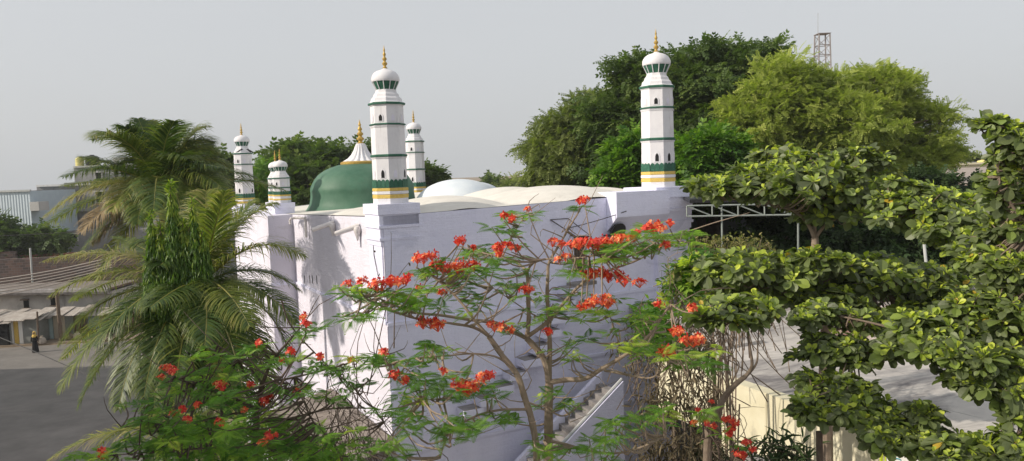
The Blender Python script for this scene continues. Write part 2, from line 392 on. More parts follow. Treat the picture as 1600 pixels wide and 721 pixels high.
def crown(lobes, templ, size, nclump, nspray, cr, droop=.25, inner=.3, up_bias=.15, upsq=1.0):
    """lobes: list of (centre, rx, ry, rz); returns MB and clump centres"""
    mb = MB(); cen = []
    wts = np.array([l[1] * l[3] for l in lobes]); wts = wts / wts.sum()
    for li, (c, rx, ry, rz) in enumerate(lobes):
        k = max(3, int(nclump * wts[li])); d = unit(k); d[:, 2] += up_bias; d /= np.linalg.norm(d, axis=1)[:, None]
        rr = np.where(rng.random(k) < inner, rng.uniform(.3, .75, k), rng.uniform(.82, 1.08, k)); rr = np.where(rng.random(k) < .12, rng.uniform(1.08, 1.28, k), rr)
        C = np.asarray(c) + d * rr[:, None] * np.array([rx, ry, rz]); cen.append(C)
        n = k * nspray; ci = np.repeat(np.arange(k), nspray)
        csz = rng.uniform(.6, 1.35, k)[ci]
        o = unit(n) * (rng.random(n) ** .4)[:, None]; o[:, 2] *= .5
        P = C[ci] + o * cr * csz[:, None]
        D = d[ci] * .55 + unit(n) * .75 + o * .7; D[:, 2] -= droop
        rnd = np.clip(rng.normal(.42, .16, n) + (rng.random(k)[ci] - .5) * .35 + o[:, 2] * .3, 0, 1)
        Mx = frames(D, rng.normal(0, .5, n)) * (size * rng.uniform(.7, 1.25, n))[:, None, None]
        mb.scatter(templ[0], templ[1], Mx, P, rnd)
    return mb, np.concatenate(cen)

def limb_tree(base, top, r0_, targets, seg=8, lr=.35, wob=.25, ntw=0):
    mb = MB(); base = np.asarray(base, float); top = np.asarray(top, float)
    mids = [base + (top - base) * t + np.array([random.uniform(-wob, wob), random.uniform(-wob, wob), 0]) * (0 < t < 1) for t in (0, .3, .6, 1)]
    mb.tube(mids, [r0_ * 1.3, r0_, r0_ * .85, r0_ * .6], seg, 3)
    for t in targets:
        t = np.asarray(t, float); s0 = base + (top - base) * random.uniform(.72, 1)
        m_ = (s0 + t) / 2 + np.array([random.uniform(-wob, wob), random.uniform(-wob, wob), random.uniform(0, wob)]) * 1.5
        mb.tube([s0, m_, t], [r0_ * lr, r0_ * lr * .6, r0_ * lr * .2], 5, 3)
    return mb

def bg_tree(name, label, cat, lobes_px, Y, templ, mat, size, nclump, nspray, cr, base_px=None, droop=.25, trunk_r=.3, group=None, ry=None, bark='bark', inner=.3):
    lobes = []
    for (px, py, rx, rz) in lobes_px[:]:
        s = Y / F; dy = random.uniform(-1, 1) * rx * s * .4
        c = at(px, py, Y + dy); lobes.append((c, rx * s, rx * s * .9, rz * s))
    bx_ = base_px if base_px else np.mean([l[0] for l in lobes_px])
    cm = np.mean([l[0] for l in lobes], 0)
    b = at(bx_, 400, Y); base = np.array([b[0], b[1], 0])
    root = empty(name, base, label, cat, group)
    mb, cen = crown(lobes, templ, size, nclump, nspray, cr, droop, inner)
    top = np.array([base[0] * .4 + cm[0] * .6, base[1], cm[2] - .3 * max(l[3] for l in lobes)])
    idx = rng.choice(len(cen), min(len(cen), 26), replace=False)
    tr = limb_tree(base, top, trunk_r, [l[0] for l in lobes] + [cen[i] for i in idx], wob=.5)
    rel(mb, base).build('crown', L[mat], root); rel(tr, base).build('trunk', M[bark], root, smooth=True)
    return root

# ================================================================== SETTING
g = MB(); g.box(-2500, 2500, -300, 4000, -.3, 0); tag(g.build('ground', M['earth']), kind='structure')
cy = MB(); cy.prism([(-9.4, -20), (60, -20), (60, 21), (3, 21), (-9.2, 6)], 0, .004); tag(cy.build('bounce_ground', M['concl']), kind='structure')  # unseen pale ground sheet added to bounce sun onto the shaded walls
# road running down the left side, with a kerbed verge at its far side
rd = MB(); rd.prism([(-75, 2), (-9.5, 2), (-19, 48), (-22, 60), (-30, 63.2), (-50, 60.8), (-90, 56)], 0, .004)
tag(rd.build('road', M['road']), kind='structure')
kb = MB(); kb.prism([(-90, 56.2), (-50, 61), (-30, 63.4), (-22, 62), (-22, 66), (-90, 62)], 0, .12)
tag(kb.build('pavement', M['earth']), kind='structure')

# ================================================================== MOSQUE
A0 = np.array([(598 - 800) / F * 21.3, 21.3]); ANG = R(30)
U = np.array([math.cos(ANG), math.sin(ANG)]); W = np.array([-math.sin(ANG), math.cos(ANG)])
mosque = empty('mosque', (A0[0], A0[1], 0), 'white and pale lavender mosque with a green dome and tall white minarets at its corners', 'mosque', rz=ANG)
def loc2(P): d = np.asarray(P)[:2] - A0; return float(d @ U), float(d @ W), float(P[2])
def ray(px, py): 
    d = fw + (px - 800) / F * rt - (py - 360.5) / F * up; return d
def onAB(px, py, off=0.):
    d = ray(px, py); dl = np.array([d[0] * U[0] + d[1] * U[1], d[0] * W[0] + d[1] * W[1]]); o = -A0; ol = np.array([o @ U, o @ W])
    t = (-off - ol[1]) / dl[1]; return ol[0] + dl[0] * t, CAMZ + d[2] * t
def onAD(px, py, off=0.):
    d = ray(px, py); dl = np.array([d[0] * U[0] + d[1] * U[1], d[0] * W[0] + d[1] * W[1]]); o = -A0; ol = np.array([o @ U, o @ W])
    t = (-off - ol[0]) / dl[0]; return ol[1] + dl[1] * t, CAMZ + d[2] * t
LU, LV = 10.9, 23.4
zA, zB, zD, zC = 12.18, 12.42, 11.6, 12.3
# walls
mb = MB(); T_ = .45
mb.prism([(.02, 0), (LU, 0), (LU, T_), (.02, T_)], 0, [zA, zB, zB, zA]); mb.build('wall', M['white_shade'], mosque)
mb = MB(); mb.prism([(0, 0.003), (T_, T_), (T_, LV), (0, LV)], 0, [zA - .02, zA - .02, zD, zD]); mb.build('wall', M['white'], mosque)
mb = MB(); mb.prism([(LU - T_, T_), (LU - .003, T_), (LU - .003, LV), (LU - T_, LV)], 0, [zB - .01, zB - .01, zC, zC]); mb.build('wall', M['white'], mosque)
mb = MB(); mb.box(T_, LU - T_, LV - T_, LV - .01, 0, zD); mb.build('wall', M['white'], mosque)
# roof: one bulging sheet with shallow domes
nx_, ny_ = 90, 190
gx = np.linspace(.0, LU - .01, nx_); gy = np.linspace(.004, LV - .02, ny_); GX, GY = np.meshgrid(gx, gy)
base_z = (zA * (1 - GX / LU) + zB * GX / LU) * (1 - GY / LV) + (zD * (1 - GX / LU) + zC * GX / LU) * GY / LV
Z = base_z.copy()
domes = []
def add_dome(px, py, Y, r, rr=1.0):
    P = at(px, py, Y); u_, v_, z_ = loc2(P); domes.append((u_, v_, z_, r))
add_dome(680, 307, 24.6, 2.3); add_dome(852, 291, 27.4, 2.9); add_dome(786, 293, 30.5, 2.2)
add_dome(950, 292, 30.5, 2.4); add_dome(600, 320, 26.5, 1.9)
for (u_, v_, z_, r) in domes:
    d = np.hypot(GX - u_, GY - v_) / r
    i = int(np.argmin(abs(gx - u_))); j = int(np.argmin(abs(gy - v_)))
    h = z_ - base_z[min(j, ny_ - 1), min(i, nx_ - 1)]
    Z = np.maximum(Z, base_z + max(h, .12) * np.clip(1 - d * d, 0, 1) ** .9)
V = np.stack([GX, GY, Z + .01], -1).reshape(-1, 3)
Fq = np.array([(j * nx_ + i, j * nx_ + i + 1, (j + 1) * nx_ + i + 1, (j + 1) * nx_ + i) for j in range(ny_ - 1) for i in range(nx_ - 1)])
mb = MB(); mb.add(V, Fq); mb.build('roof', M['roof'], mosque, smooth=True)
# larger pale dome behind
def hemi(r, h, n=14, p=2.0): return [(r * math.cos(t) ** (2 / p) if t < math.pi / 2 else 0.001, h * math.sin(t) ** (2 / p)) for t in np.linspace(0, math.pi / 2, n)]
P = at(715, 280, 34); u_, v_, z_ = loc2(P)
mb = MB(); mb.lathe([(r, z_ - 1.25 + z) for r, z in hemi(2.05, 1.25)], 40, (u_, v_, 0)); mb.build('dome', M['domep'], mosque, smooth=True)
P = at(737, 284, 36.5); u_, v_, z_ = loc2(P)
mb = MB(); mb.lathe([(r, z_ - .8 + z) for r, z in hemi(1.5, .8)], 40, (u_, v_, 0)); mb.build('dome', M['domep'], mosque, smooth=True)
# green dome
DC = at(567, 300, 34.15); ud, vd, _ = loc2(DC)
def dz(y): return at(567, y, 34.15)[2]
prof = [(r / 33.6, dz(y)) for r, y in [(96, 340), (93, 331.4), (86, 324), (81, 315), (79, 302.5), (79, 293.5), (75.4, 284.5), (68, 273.6), (60, 267.5), (54, 264.0), (42, 259.5), (30, 256.5), (10, 256)]]
P_, r__ = spline(np.array([(a, b, 0) for a, b in prof]), np.zeros(len(prof)), 4)
gd = MB(); gd.lathe([(max(a, .01), b) for a, b, _ in P_], 64, (ud, vd, 0)); gdo = gd.build('green_dome', M['greend'], mosque, smooth=True)
mb = MB(); zt = dz(256.5); mb.lathe([(.93, zt - .06), (.95, zt + .02), (.95, zt + .08), (.86, zt + .13)], 48, (ud, vd, 0)); mb.build('gold_ring', M['gold'], gdo, smooth=True)
mb = MB(); zt += .10
mb.lathe([(.86, zt), (.80, zt + .06), (.62, zt + .16), (.46, zt + .32), (.34, zt + .52), (.26, zt + .72), (.2, zt + .84)], 96, (ud, vd, 0), mod=lambda a, z: 1 - .13 * (.5 + .5 * np.cos(16 * a)) ** 1.5)
mb.build('lotus_neck', M['minw'], gdo, smooth=True)
def finial(h, r):
    return [(r * a, h * b) for a, b in [(.9, 0), (1, .03), (.55, .08), (.5, .12), (1.0, .18), (1.05, .23), (.55, .29), (.45, .33), (.85, .38), (.9, .43), (.45, .49), (.4, .54), (.62, .59), (.6, .63), (.32, .69), (.28, .74), (.42, .78), (.25, .84), (.14, .92), (.03, 1)]]
mb = MB(); mb.lathe([(r, zt + .82 + z) for r, z in finial(1.12, .165)], 20, (ud, vd, 0)); mb.build('finial', M['gold'], gdo, smooth=True)

OCT = math.pi / 8
def arch(mb, w_, h_, y0, c, ang, r, th=.012, z0=0):
    """pointed arch plate on an octagon face whose outward normal is at angle ang, apothem r"""
    pts = [(-w_ / 2, 0), (w_ / 2, 0), (w_ / 2, h_ * .6), (w_ * .36, h_ * .80), (w_ * .12, h_ * .93), (0, h_), (-w_ * .12, h_ * .93), (-w_ * .36, h_ * .80), (-w_ / 2, h_ * .6)]
    n = np.array([math.cos(ang), math.sin(ang), 0]); t = np.array([-math.sin(ang), math.cos(ang), 0]); z = np.array([0, 0, 1.])
    V = [c + n * (r + k) + t * p[0] + z * (y0 + p[1]) for k in (z0, z0 + th) for p in pts]; m_ = len(pts)
    mb.face_list(V, [tuple(range(m_ - 1, -1, -1)), tuple(range(m_, 2 * m_))] + [(i, (i + 1) % m_, m_ + (i + 1) % m_, m_ + i) for i in range(m_)])
def minaret(c, s, short=False, dark_faces=(0, 2), label=None):
    """tall octagonal minaret, c local base (top of its pedestal), s scale"""
    k = s / 117.7; c = np.asarray(c, float)
    def oc(a): return [(r * k / math.cos(OCT), (585 - y) * k) for r, y in a]
    m = MB()
    cut = 0 if not short else 180   # the small ones have one storey less
    if not short:
        P1 = oc([(58, 587), (58, 565)]); m.lathe(P1, 8, c, OCT)
        m.lathe(oc([(57, 551), (60, 549), (60, 541), (57, 539)]), 8, c, OCT)
        m.lathe(oc([(56, 528), (56.5, 500), (56, 418)]), 8, c, OCT)
        m.lathe(oc([(57.5, 424), (60, 419)]), 8, c, OCT); m.lathe(oc([(56, 409), (55, 306)]), 8, c, OCT); m.lathe(oc([(56.5, 314), (58.5, 309)]), 8, c, OCT)
        m.lathe(oc([(54.5, 300), (54, 235)]), 8, c, OCT)
    else:
        m.lathe(oc([(58, 405), (58, 385)]), 8, c, OCT); m.lathe(oc([(56, 345), (55, 300)]), 8, c, OCT)
        m.lathe(oc([(54.5, 293), (54, 235)]), 8, c, OCT)
    m.lathe(oc([(57, 237), (59, 233)]), 8, c, OCT)
    m.lathe(oc([(58, 226), (52, 222), (50, 212), (43, 205), (41, 197), (35, 190), (33, 180)]), 8, c, OCT)
    root = m.build('minaret', M['minw'], mosque)
    if label: root['label'] = label
    # cornices
    bands = [(418, 409, 61), (306, 300, 60), (235, 226, 61)] if not short else [(301, 294, 60), (235, 226, 61)]
    for (a, b, r) in bands:
        m = MB(); m.lathe(oc([(r - 2, a), (r, a - 1.5), (r, b + 2), (r - 3, b)]), 8, c, OCT); m.build('cornice', M['green'], root)
    for (a, b) in ([(565, 551), (539, 528)] if not short else [(385, 374), (357, 346)]):
        m = MB(); m.lathe(oc([(58, a), (59.5, a - 2), (59.5, b + 2), (58, b)]), 8, c, OCT); m.build('gold_band', M['ochre'], root)
    if short:
        m = MB(); m.lathe(oc([(57.5, 374.2), (57.5, 356.8)]), 8, c, OCT); m.build('white_band', M['minw'], root)
    # scalloped skirt : three rounded panels per face
    m = MB(); y0, y1 = (527, 498) if not short else (345.5, 322)
    ap = 57.0 * k; side = 2 * ap * math.tan(OCT)
    for f in range(8):
        a = f * math.pi / 4; n = np.array([math.cos(a), math.sin(a), 0]); t = np.array([-math.sin(a), math.cos(a), 0])
        for q in (-1, 0, 1):
            wq = side / 3; hh = (y0 - y1) * k; pts = [(-.47, 0), (.47, 0), (.47, .72), (.33, .92), (0, 1.02), (-.33, .92), (-.47, .72)]
            V = [c + n * (ap * (1 if kk == 0 else 1) + kk) + t * (q * wq + p[0] * wq) + np.array([0, 0, (585 - y0) * k + p[1] * hh]) for kk in (-.004, .022 * s) for p in pts]
            mm = len(pts)
            m.face_list(V, [tuple(range(mm - 1, -1, -1)), tuple(range(mm, 2 * mm))] + [(i, (i + 1) % mm, mm + (i + 1) % mm, mm + i) for i in range(mm)])
    m.build('scalloped_skirt', M['green'], root)
    # niches: frame, and dark opening in some
    rows = [(492, 34, 20), (292, 26, 20)] if not short else [(280, 26, 18)]
    for (yb, hh, ww) in rows:
        for f in range(8):
            a = f * math.pi / 4; apz = 56.2 * k if yb > 400 else (54.6 * k)
            fr = MB(); arch(fr, ww * k * 1.0, (hh + 4) * k, (585 - yb - 3) * k, c, a, apz, .012 * s)
            inn = MB(); arch(inn, ww * k * .62, hh * k * .86, (585 - yb) * k, c, a, apz, .018 * s)
            dk = f in dark_faces and yb == rows[0][0] or f in (5,)
            w1 = fr.build('niche', M['minw'], root)
            # sub-parts are limited to three levels, so the opening is merged as a second material
            me = w1.data; me.materials.append(M['dark'] if dk else M['white'])
            b_ = MB(); arch(b_, ww * k * 1.0, (hh + 4) * k, (585 - yb - 3) * k, c, a, apz, .012 * s); arch(b_, ww * k * .62, hh * k * .86, (585 - yb) * k, c, a, apz, .018 * s)
            bpy.data.objects.remove(w1)
            w2 = b_.build('niche', M['minw'], root); w2.data.materials.append(M['dark'] if dk else M['white'])
            mi = [0 if i < 11 else 1 for i in range(len(w2.data.polygons))]
            # face groups are stored per polygon size, so decide by distance from the shaft
            for p in w2.data.polygons:
                cc = np.array(p.center); n = np.array([math.cos(a), math.sin(a), 0]); dd = (cc - c) @ n - apz
                p.material_index = 1 if dd > .0165 * s else 0
    # neck petals, bulb, finial
    m = MB(); m.lathe([(r * k, (585 - y) * k) for r, y in [(33, 181), (36, 172), (41, 163), (47, 150)]], 32, c, mod=lambda a, z: 1 - .05 * (np.abs(np.sin(6 * a)) < .3)); m.build('petal_cup', M['green'], root)
    m = MB()
    for j in range(12):
        a = j * 2 * math.pi / 12; n = np.array([math.cos(a), math.sin(a), 0])
        m.tube([c + n * 34 * k + np.array([0, 0, (585 - 181) * k]), c + n * 43 * k + np.array([0, 0, (585 - 162) * k]), c + n * 48.5 * k + np.array([0, 0, (585 - 150) * k])], 1.6 * k, 5)
    m.build('petal_rib', M['minw'], root)
    m = MB(); pr = [(48, 152), (49.5, 149), (50, 143), (49, 136), (46, 129), (41, 122), (34, 116.5), (24, 112), (14, 109), (9, 106), (7, 103)]
    if short: pass
    P2, _ = spline(np.array([(a, b, 0) for a, b in pr], float), np.zeros(len(pr)), 3)
    m.lathe([(a * k, (585 - b) * k) for a, b, _ in P2], 32, c); m.build('bulb_dome', M['minw'], root, smooth=True)
    m = MB(); m.lathe([(r, (585 - 105) * k + z) for r, z in finial(82 * k, 9 * k)], 14, c); m.build('finial', M['gold'], root, smooth=True)
    return root
def pier(cx, cy, hw, ztop, zlow, s=1.0, mat='white_shade'):
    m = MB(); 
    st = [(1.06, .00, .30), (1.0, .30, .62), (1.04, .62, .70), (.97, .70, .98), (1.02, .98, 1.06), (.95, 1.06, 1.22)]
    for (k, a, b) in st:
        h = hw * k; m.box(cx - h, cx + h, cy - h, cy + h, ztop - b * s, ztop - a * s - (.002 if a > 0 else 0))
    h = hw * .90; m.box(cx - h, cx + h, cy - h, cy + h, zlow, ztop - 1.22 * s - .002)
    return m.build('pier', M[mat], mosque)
# main (near) minaret A
PA = at(608, 311, 22.1); ua, va, za = loc2(PA)
ua, va = .52, .62
ta = at(608, 318, 22.1)[2]
pier(ua, va, .62, ta, 9.0)
minaret((ua, va, ta - .01), .98, dark_faces=(5, 7, 1))
# right minaret B: set by its picture place
PB = at(1029, 293, 27.3); ub, vb, zb_ = loc2(PB)
m1 = pier(ub, vb, .86, zb_ + .02, 8.5, 1.25)
minaret((ub, vb, zb_), 1.21, dark_faces=(6,))
PC = at(651, 305, 47.3); uc, vc, zc_ = loc2(PC)
pier(uc, vc, .8, zc_, 8.5, 1.0); minaret((uc, vc, zc_ - .02), 1.14, dark_faces=())
PD = at(384, 322, 42); udd, vdd, zd_ = loc2(PD)
pier(udd, vdd, .62, zd_, 8.5, 1.0); minaret((udd, vdd, zd_ - .02), .99, dark_faces=(5, 7))
# entrance block projecting from the left front with its pair of small minarets
v1, _z = onAD(457, 340, 0.0)
bk = MB(); bk.prism([(-1.0, v1), (-.002, v1), (-.002, v1 + 8.0), (-1.0, v1 + 8.0)], 0, 11.9); bk.build('entrance_block', M['white'], mosque)
for (px, py, Yd, sc) in ((441, 319, 32.2, .95), (433.5, 318, 33.6, .95)):
    Pq = at(px, py - 2, Yd); uq, vq, zq = loc2(Pq)
    pier(uq, vq, .42, zq, 9.0, .75)
    minaret((uq, vq, zq - 180 * .73 / 117.7 - .01), .73, short=True, dark_faces=())
# string courses
m = MB()
for z in (9.0, 6.95, 5.05):
    m.box(-.0, LU, -.045, -.002, z - .05, z + .05)
for v0, v1_, z in ((.0, v1 - .01, 9.05),): m.box(-.05, -.002, .01, v1_, z - .05, z + .05)
m.box(-1.05, -.0, v1 - .05, v1 - .002, 9.0, 9.12)
m.build('string_course', M['white_shade'], mosque)
# the projecting upper block beside the right minaret
uu0, zz0 = onAB(963, 301, .55); uu1, _ = onAB(1020, 301, .55)
m = MB(); pr = [(-.003, zz0), (-.55, zz0), (-.55, zz0 - .85), (-.003, zz0 - 1.35)]
V = [(u_, p[0], p[1]) for u_ in (uu0, ub - .5) for p in pr]
m.face_list(V, [(0, 1, 2, 3), (7, 6, 5, 4), (0, 4, 5, 1), (1, 5, 6, 2), (2, 6, 7, 3), (3, 7, 4, 0)])
m.box(uu0, LU - .5, 0, .6, zB - .05, zz0 - .004)
m.build('corbel_block', M['white_shade'], mosque)
# rain spouts on the sunlit front, each on a plaster knob
for (x0, y0, x1, y1) in ((493, 355, 521, 346), (528, 360, 560, 351)):
    v_, z_ = onAD(x1, y1 + 2, .05); v2, z2 = onAD(x0, y0, .75)
    s = MB(); s.tube([(-.02, v_, z_), (-.75, v_ + .18, z_ - .22)], [.085, .075], 12); s.tube([(-.75, v_ + .18, z_ - .22), (-.752, v_ + .181, z_ - .222)], [.06, .06], 8)
    s.lathe([(.02, -.42), (.05, -.3), (.10, -.16), (.13, -.06), (.10, .02), (.03, .05)], 10, (-.1, v_ - .02, z_ - .05))
    s.build('rain_spout', M['pipe'], mosque, smooth=True)
v_, z_ = onAD(477, 341, .12)
s = MB(); s.tube([(-.12, v_, z_ - .75), (-.12, v_, z_ - .04), (-.14, v_ + .05, z_), (-.3, v_ + 1.5, z_ - .06), (-.32, v_ + 1.6, z_ - .3)], .05, 8, 3); s.build('drain_pipe', M['pipe'], mosque, smooth=True)
# little air slits
s = MB()
for x in (476, 484, 488, 495):
    v_, z_ = onAD(x, 437, .0); s.box(-.004, .03, v_ - .05, v_ + .05, z_ - .16, z_ + .16)
s.build('air_slit', M['dark'], mosque)
# wall window on the shaded side with an iron bracket frame
def abrect(x0, y0, x1, y1): 
    a, za_ = onAB(x0, y0); b, zb2 = onAB(x1, y1); return a, b, zb2, za_
a, b, z0, z1 = abrect(893, 370, 915, 425)
s = MB(); t_ = .05
s.box(a - t_, a, -.12, -.002, z0 - t_, z1 + t_); s.box(b, b + t_, -.12, -.002, z0 - t_, z1 + t_); s.box(a, b, -.12, -.002, z1, z1 + t_); s.box(a, b, -.12, -.002, z0 - t_, z0)
wn = s.build('window', M['white_shade'], mosque)
s = MB(); s.box(a + .02, b - .02, -.02, -.004, z0 + .02, z1 - .02); s.build('shutter', M['wood'], wn)
s = MB()
for x in np.linspace(a + .1, b - .1, 4): s.tube([(x, -.07, z0), (x, -.07, z1)], .012, 5)
s.build('grille', M['iron'], wn)
s = MB(); u1, zt1 = onAB(866, 344, .25); u2, zt2 = onAB(893, 369, .1); u3, zt3 = onAB(917, 369, .1)
s.tube([(u1, -.02, zt1), (u2, -.35, zt2)], .018, 5); s.tube([(u1 + .7, -.02, zt1), (u3, -.35, zt3)], .014, 5); s.tube([(u2, -.35, zt2), (u3, -.35, zt3)], .02, 5)
s.tube([(u2, -.35, zt2), (u2, -.35, zt2 - .45)], .022, 5); s.tube([(u3, -.35, zt3), (u3, -.35, zt3 - .3)], .02, 5); s.tube([(u1, -.02, zt1), (u1 + .7, -.02, zt1)], .012, 5)
s.tube([(u2, -.35, zt2), (u2, -.01, zt2)], .015, 5); s.tube([(u3, -.35, zt3), (u3, -.01, zt3)], .015, 5)
s.build('window_bracket', M['iron'], mosque)
# broken plaster niche and steps built out of the wall
stp = [(722, 640), (748, 622), (771, 604), (793, 583), (815, 562), (832, 540), (846, 517), (858, 494), (869, 471), (880, 450)]
for i, (x, y) in enumerate(stp):
    u_, z_ = onAB(x, y, .3); s = MB(); s.box(u_ - .05, u_ + .62, -.55, -.002, z_ - .22 - .02 * (i % 3), z_); sq = s.build('wall_step', M['white_shade'], mosque)
    s = MB(); s.box(u_ - .03, u_ + .58, -.53, -.02, z_ + .003, z_ + .015); s.build('tread', M['step'], sq)
s = MB(); u_, z_ = onAB(905, 440, .1); s.box(u_ - .45, u_ + .55, -.35, -.002, z_ - .12, z_); s.build('door_sill', M['step'], mosque)

# horn loudspeaker hung on the wall
u_, z_ = onAB(967, 362, .35)
pw = A0 + U * u_ + W * -.35
hl = empty('loudspeaker', (pw[0], pw[1], z_), 'black horn loudspeaker on a rusty plate fixed to the lavender mosque wall', 'loudspeaker', rz=ANG)
s = MB(); s.lathe([(.30, 0), (.25, .10), (.15, .25), (.07, .38), (.06, .42)], 20); s.v = [v @ np.array(Matrix.Rotation(R(70), 3, 'X')) for v in s.v]; s.build('horn', M['blackpl'], hl, smooth=True)
s = MB(); s.box(-.12, .12, .08, .33, -.08, .42); s.build('driver_box', M['blackpl'], hl)
s = MB(); s.box(-.42, .30, -.12, .34, -.14, -.11); s.tube([(-.3, .33, -.5), (-.3, -.1, -.13)], .02, 5); s.build('bracket', M['iron'], hl)

# overhead wire on the wall
def cable(name, pts, r, mat, label, group=None, sag=.0, n=12):
    P = [np.asarray(p, float) for p in pts]; a, b = P[0], P[-1]
    if len(P) == 2: P = [a + (b - a) * t - np.array([0, 0, sag * 4 * t * (1 - t)]) for t in np.linspace(0, 1, n)]
    s = MB(); s.tube(P, r, 5, 2 if len(pts) > 2 else 0); return tag(s.build(name, M[mat]), label, 'cable', group)
a_ = onAB(897, 357, .3); b_ = onAB(976, 330, .5)
def mw(u_, v_, z_): p = A0 + U * u_ + W * v_; return (p[0], p[1], z_)
cable('wire', [mw(a_[0], -.02, a_[1]), mw(b_[0], -.6, b_[1])], .014, 'wired', 'thin black wire strung slanting across the top of the lavender wall', sag=.03)
vv1, zz1 = onAD(583, 356, .02); vv2, zz2 = onAD(586, 400, .02)
cable('wire', [mw(-.03, vv1, zz1), mw(-.05, vv2, zz2), mw(-.03, .1, 10.0), mw(.5, -.05, 9.6), mw(1.1, -.06, 9.5)], .012, 'wired', 'loose black wire hanging down the white corner pier under the near minaret')

# lower ledge building at the foot of the sunlit front
lo = empty('lean_to', mw(-1, 1.5, 0), 'low grimy lean-to with a dusty sloping roof at the foot of the white wall', 'lean-to', rz=ANG)
def shift(mb, du, dv): mb.v = [v - np.array([du, dv, 0]) for v in mb.v]; return mb
s = MB(); s.prism([(-2.3, -.4), (-.06, -.4), (-.06, 6), (-2.3, 6)], 0, [5.0, 5.45, 5.45, 5.0]); shift(s, -1, 1.5).build('wall', M['oldwhite'], lo)
s = MB(); s.prism([(-2.5, -.7), (-.06, -.7), (-.06, 6.1), (-2.5, 6.1)], [5.06, 5.48, 5.48, 5.06], [5.2, 5.66, 5.66, 5.2]); shift(s, -1, 1.5).build('roof', M['grime'], lo)
s = MB()
for i in range(7): s.box(-2.3 + .06, -.2, -1.0 - .12 * 0, -.72, 4.7 - .001, 4.9)
shift(s, -1, 1.5).build('eave', M['iron'], lo)

# staircase down beside the shaded wall
def gp(px, py, z):   # pixel on a horizontal level
    d = ray(px, py); t = (z - CAMZ) / d[2]; return np.array([d[0] * t, d[1] * t, z])
Ptop = gp(955, 597, 6.5); Pbot = gp(845, 715, 4.5)
sv = (Pbot - Ptop)[:2]; sl_ = np.linalg.norm(sv); sang = math.atan2(sv[1], sv[0])
st = empty('staircase', (Ptop[0], Ptop[1], 0), 'grey concrete staircase with whitewashed side walls going down between mosque and shrubs', 'staircase', rz=sang)
nst = 15; tot = sl_ * 1.35; rise = (6.5 - 4.5) * 1.35 / nst; s = MB()
for i in range(nst): s.box(i * tot / nst, (i + 1) * tot / nst + .02, -.55, .55, 0, 6.5 - rise * i - .18)
s.build('steps', M['step'], st)
for sg, nm in ((-1, 'side_wall'), (1, 'side_wall')):
    s = MB(); y0 = .56 * sg; y1 = .72 * sg; ya, yb = min(y0, y1), max(y0, y1)
    s.prism([(0, ya), (tot, ya), (tot, yb), (0, yb)], 0, [6.7, 6.7 - rise * nst, 6.7 - rise * nst, 6.7]); s.build(nm, M['white_shade'], st)
s = MB(); s.tube([(0, .64, 6.76), (tot, .64, 6.76 - rise * nst)], .045, 6); s.build('handrail', M['steelw'], st)

# ================================================================== TERRACE, CANOPY (right)
TA = R(26); TU = np.array([math.cos(TA), math.sin(TA)]); TW = np.array([-math.sin(TA), math.cos(TA)]); T0 = np.array([4.2, 18.2])
def tw(u_, v_, z_=0): p = T0 + TU * u_ + TW * v_; return (p[0], p[1], z_)
ZT = 8.5
te = empty('flat_roofed_building', (T0[0], T0[1], 0), 'low cream building with a wide bare cement roof below the almond trees', 'building', rz=TA)
s = MB(); s.prism([(-.1, -17), (26, -17), (26, 9.5), (3.6, 9.5), (2.2, .4), (-.1, .4)], ZT - .22, ZT); s.build('roof', M['deck'], te)
s = MB(); s.box(-.42, -.1, -17, .5, ZT - 1.25, ZT + .02); s.box(-.47, -.42, -17, .5, ZT - 1.35, ZT - 1.25)
for v_ in np.arange(-16, .4, 1.6): s.box(-.435, -.42, v_, v_ + .03, ZT - 1.22, ZT + .01)
s.build('parapet', M['cream'], te)
s = MB()
for v_ in np.arange(-16.5, .4, 2.9): s.box(-.32, .02, v_, v_ + .32, 0, ZT - 1.26)
s.build('pillar', M['cream'], te)
s = MB(); s.box(1.2, 25, -16.5, 0, 0, ZT - .24); s.build('wall', M['conc'], te)
s = MB(); s.box(-.1, 2.9, .18, .42, ZT + .002, ZT + .09); s.build('kerb', M['oldwhite'], te)
s = MB()
for v_ in (-4.4, -4.75, -5.1, -7.4, -7.6): s.tube([(-.2, v_, ZT), (-.2, v_, ZT + .28)], .014, 5)
s.build('reinforcing_bar', M['iron'], te)

cp = [(5.85, 24.1), (9.6, 23.0), (13.2, 33), (4.6, 36), (6.5, 28.2)]
ca = empty('canopy', (10, 26, 0), 'open black-roofed steel canopy with a white truss beam beside the right minaret', 'canopy')
zc1 = at(1073, 318, 24.1)[2]
s = MB(); s.prism(cp, zc1, zc1 + .12); rel(s, (10, 26, 0)).build('roof_sheet', M['blackpl'], ca)
ta1 = at(1073, 322, 24.05); ta2 = at(1073, 338.5, 24.05)
tb1 = np.array([9.6, 22.95, ta1[2]]); hb = ta1[2] - ta2[2]
s = MB(); s.tube([ta1, tb1], .028, 4); s.tube([ta2, tb1 - [0, 0, hb]], .028, 4)
n = 5
for i in range(n + 1):
    p = ta1 + (tb1 - ta1) * i / n; s.tube([p, p - [0, 0, hb]], .024, 4)
    if i < n: q = ta1 + (tb1 - ta1) * (i + 1) / n; s.tube([p, q - [0, 0, hb]], .02, 4)
rel(s, (10, 26, 0)).build('truss', M['trussp'], ca)
s = MB()
for (px, Y_) in ((1128, 24), (1247, 23.4)):
    p = at(px, 350, Y_); s.tube([(p[0], p[1], ZT), (p[0], p[1], zc1)], .032, 8)
rel(s, (10, 26, 0)).build('post', M['trussp'], ca)
s = MB(); s.prism([(4.8, 35.6), (19.8, 33.6), (19.9, 33.9), (4.8, 35.9)], ZT - 8.4, zc1 - .01); s.prism([(6.5, 28.4), (6.7, 28.4), (5.2, 35), (5.0, 35)], 0, zc1 - .01)
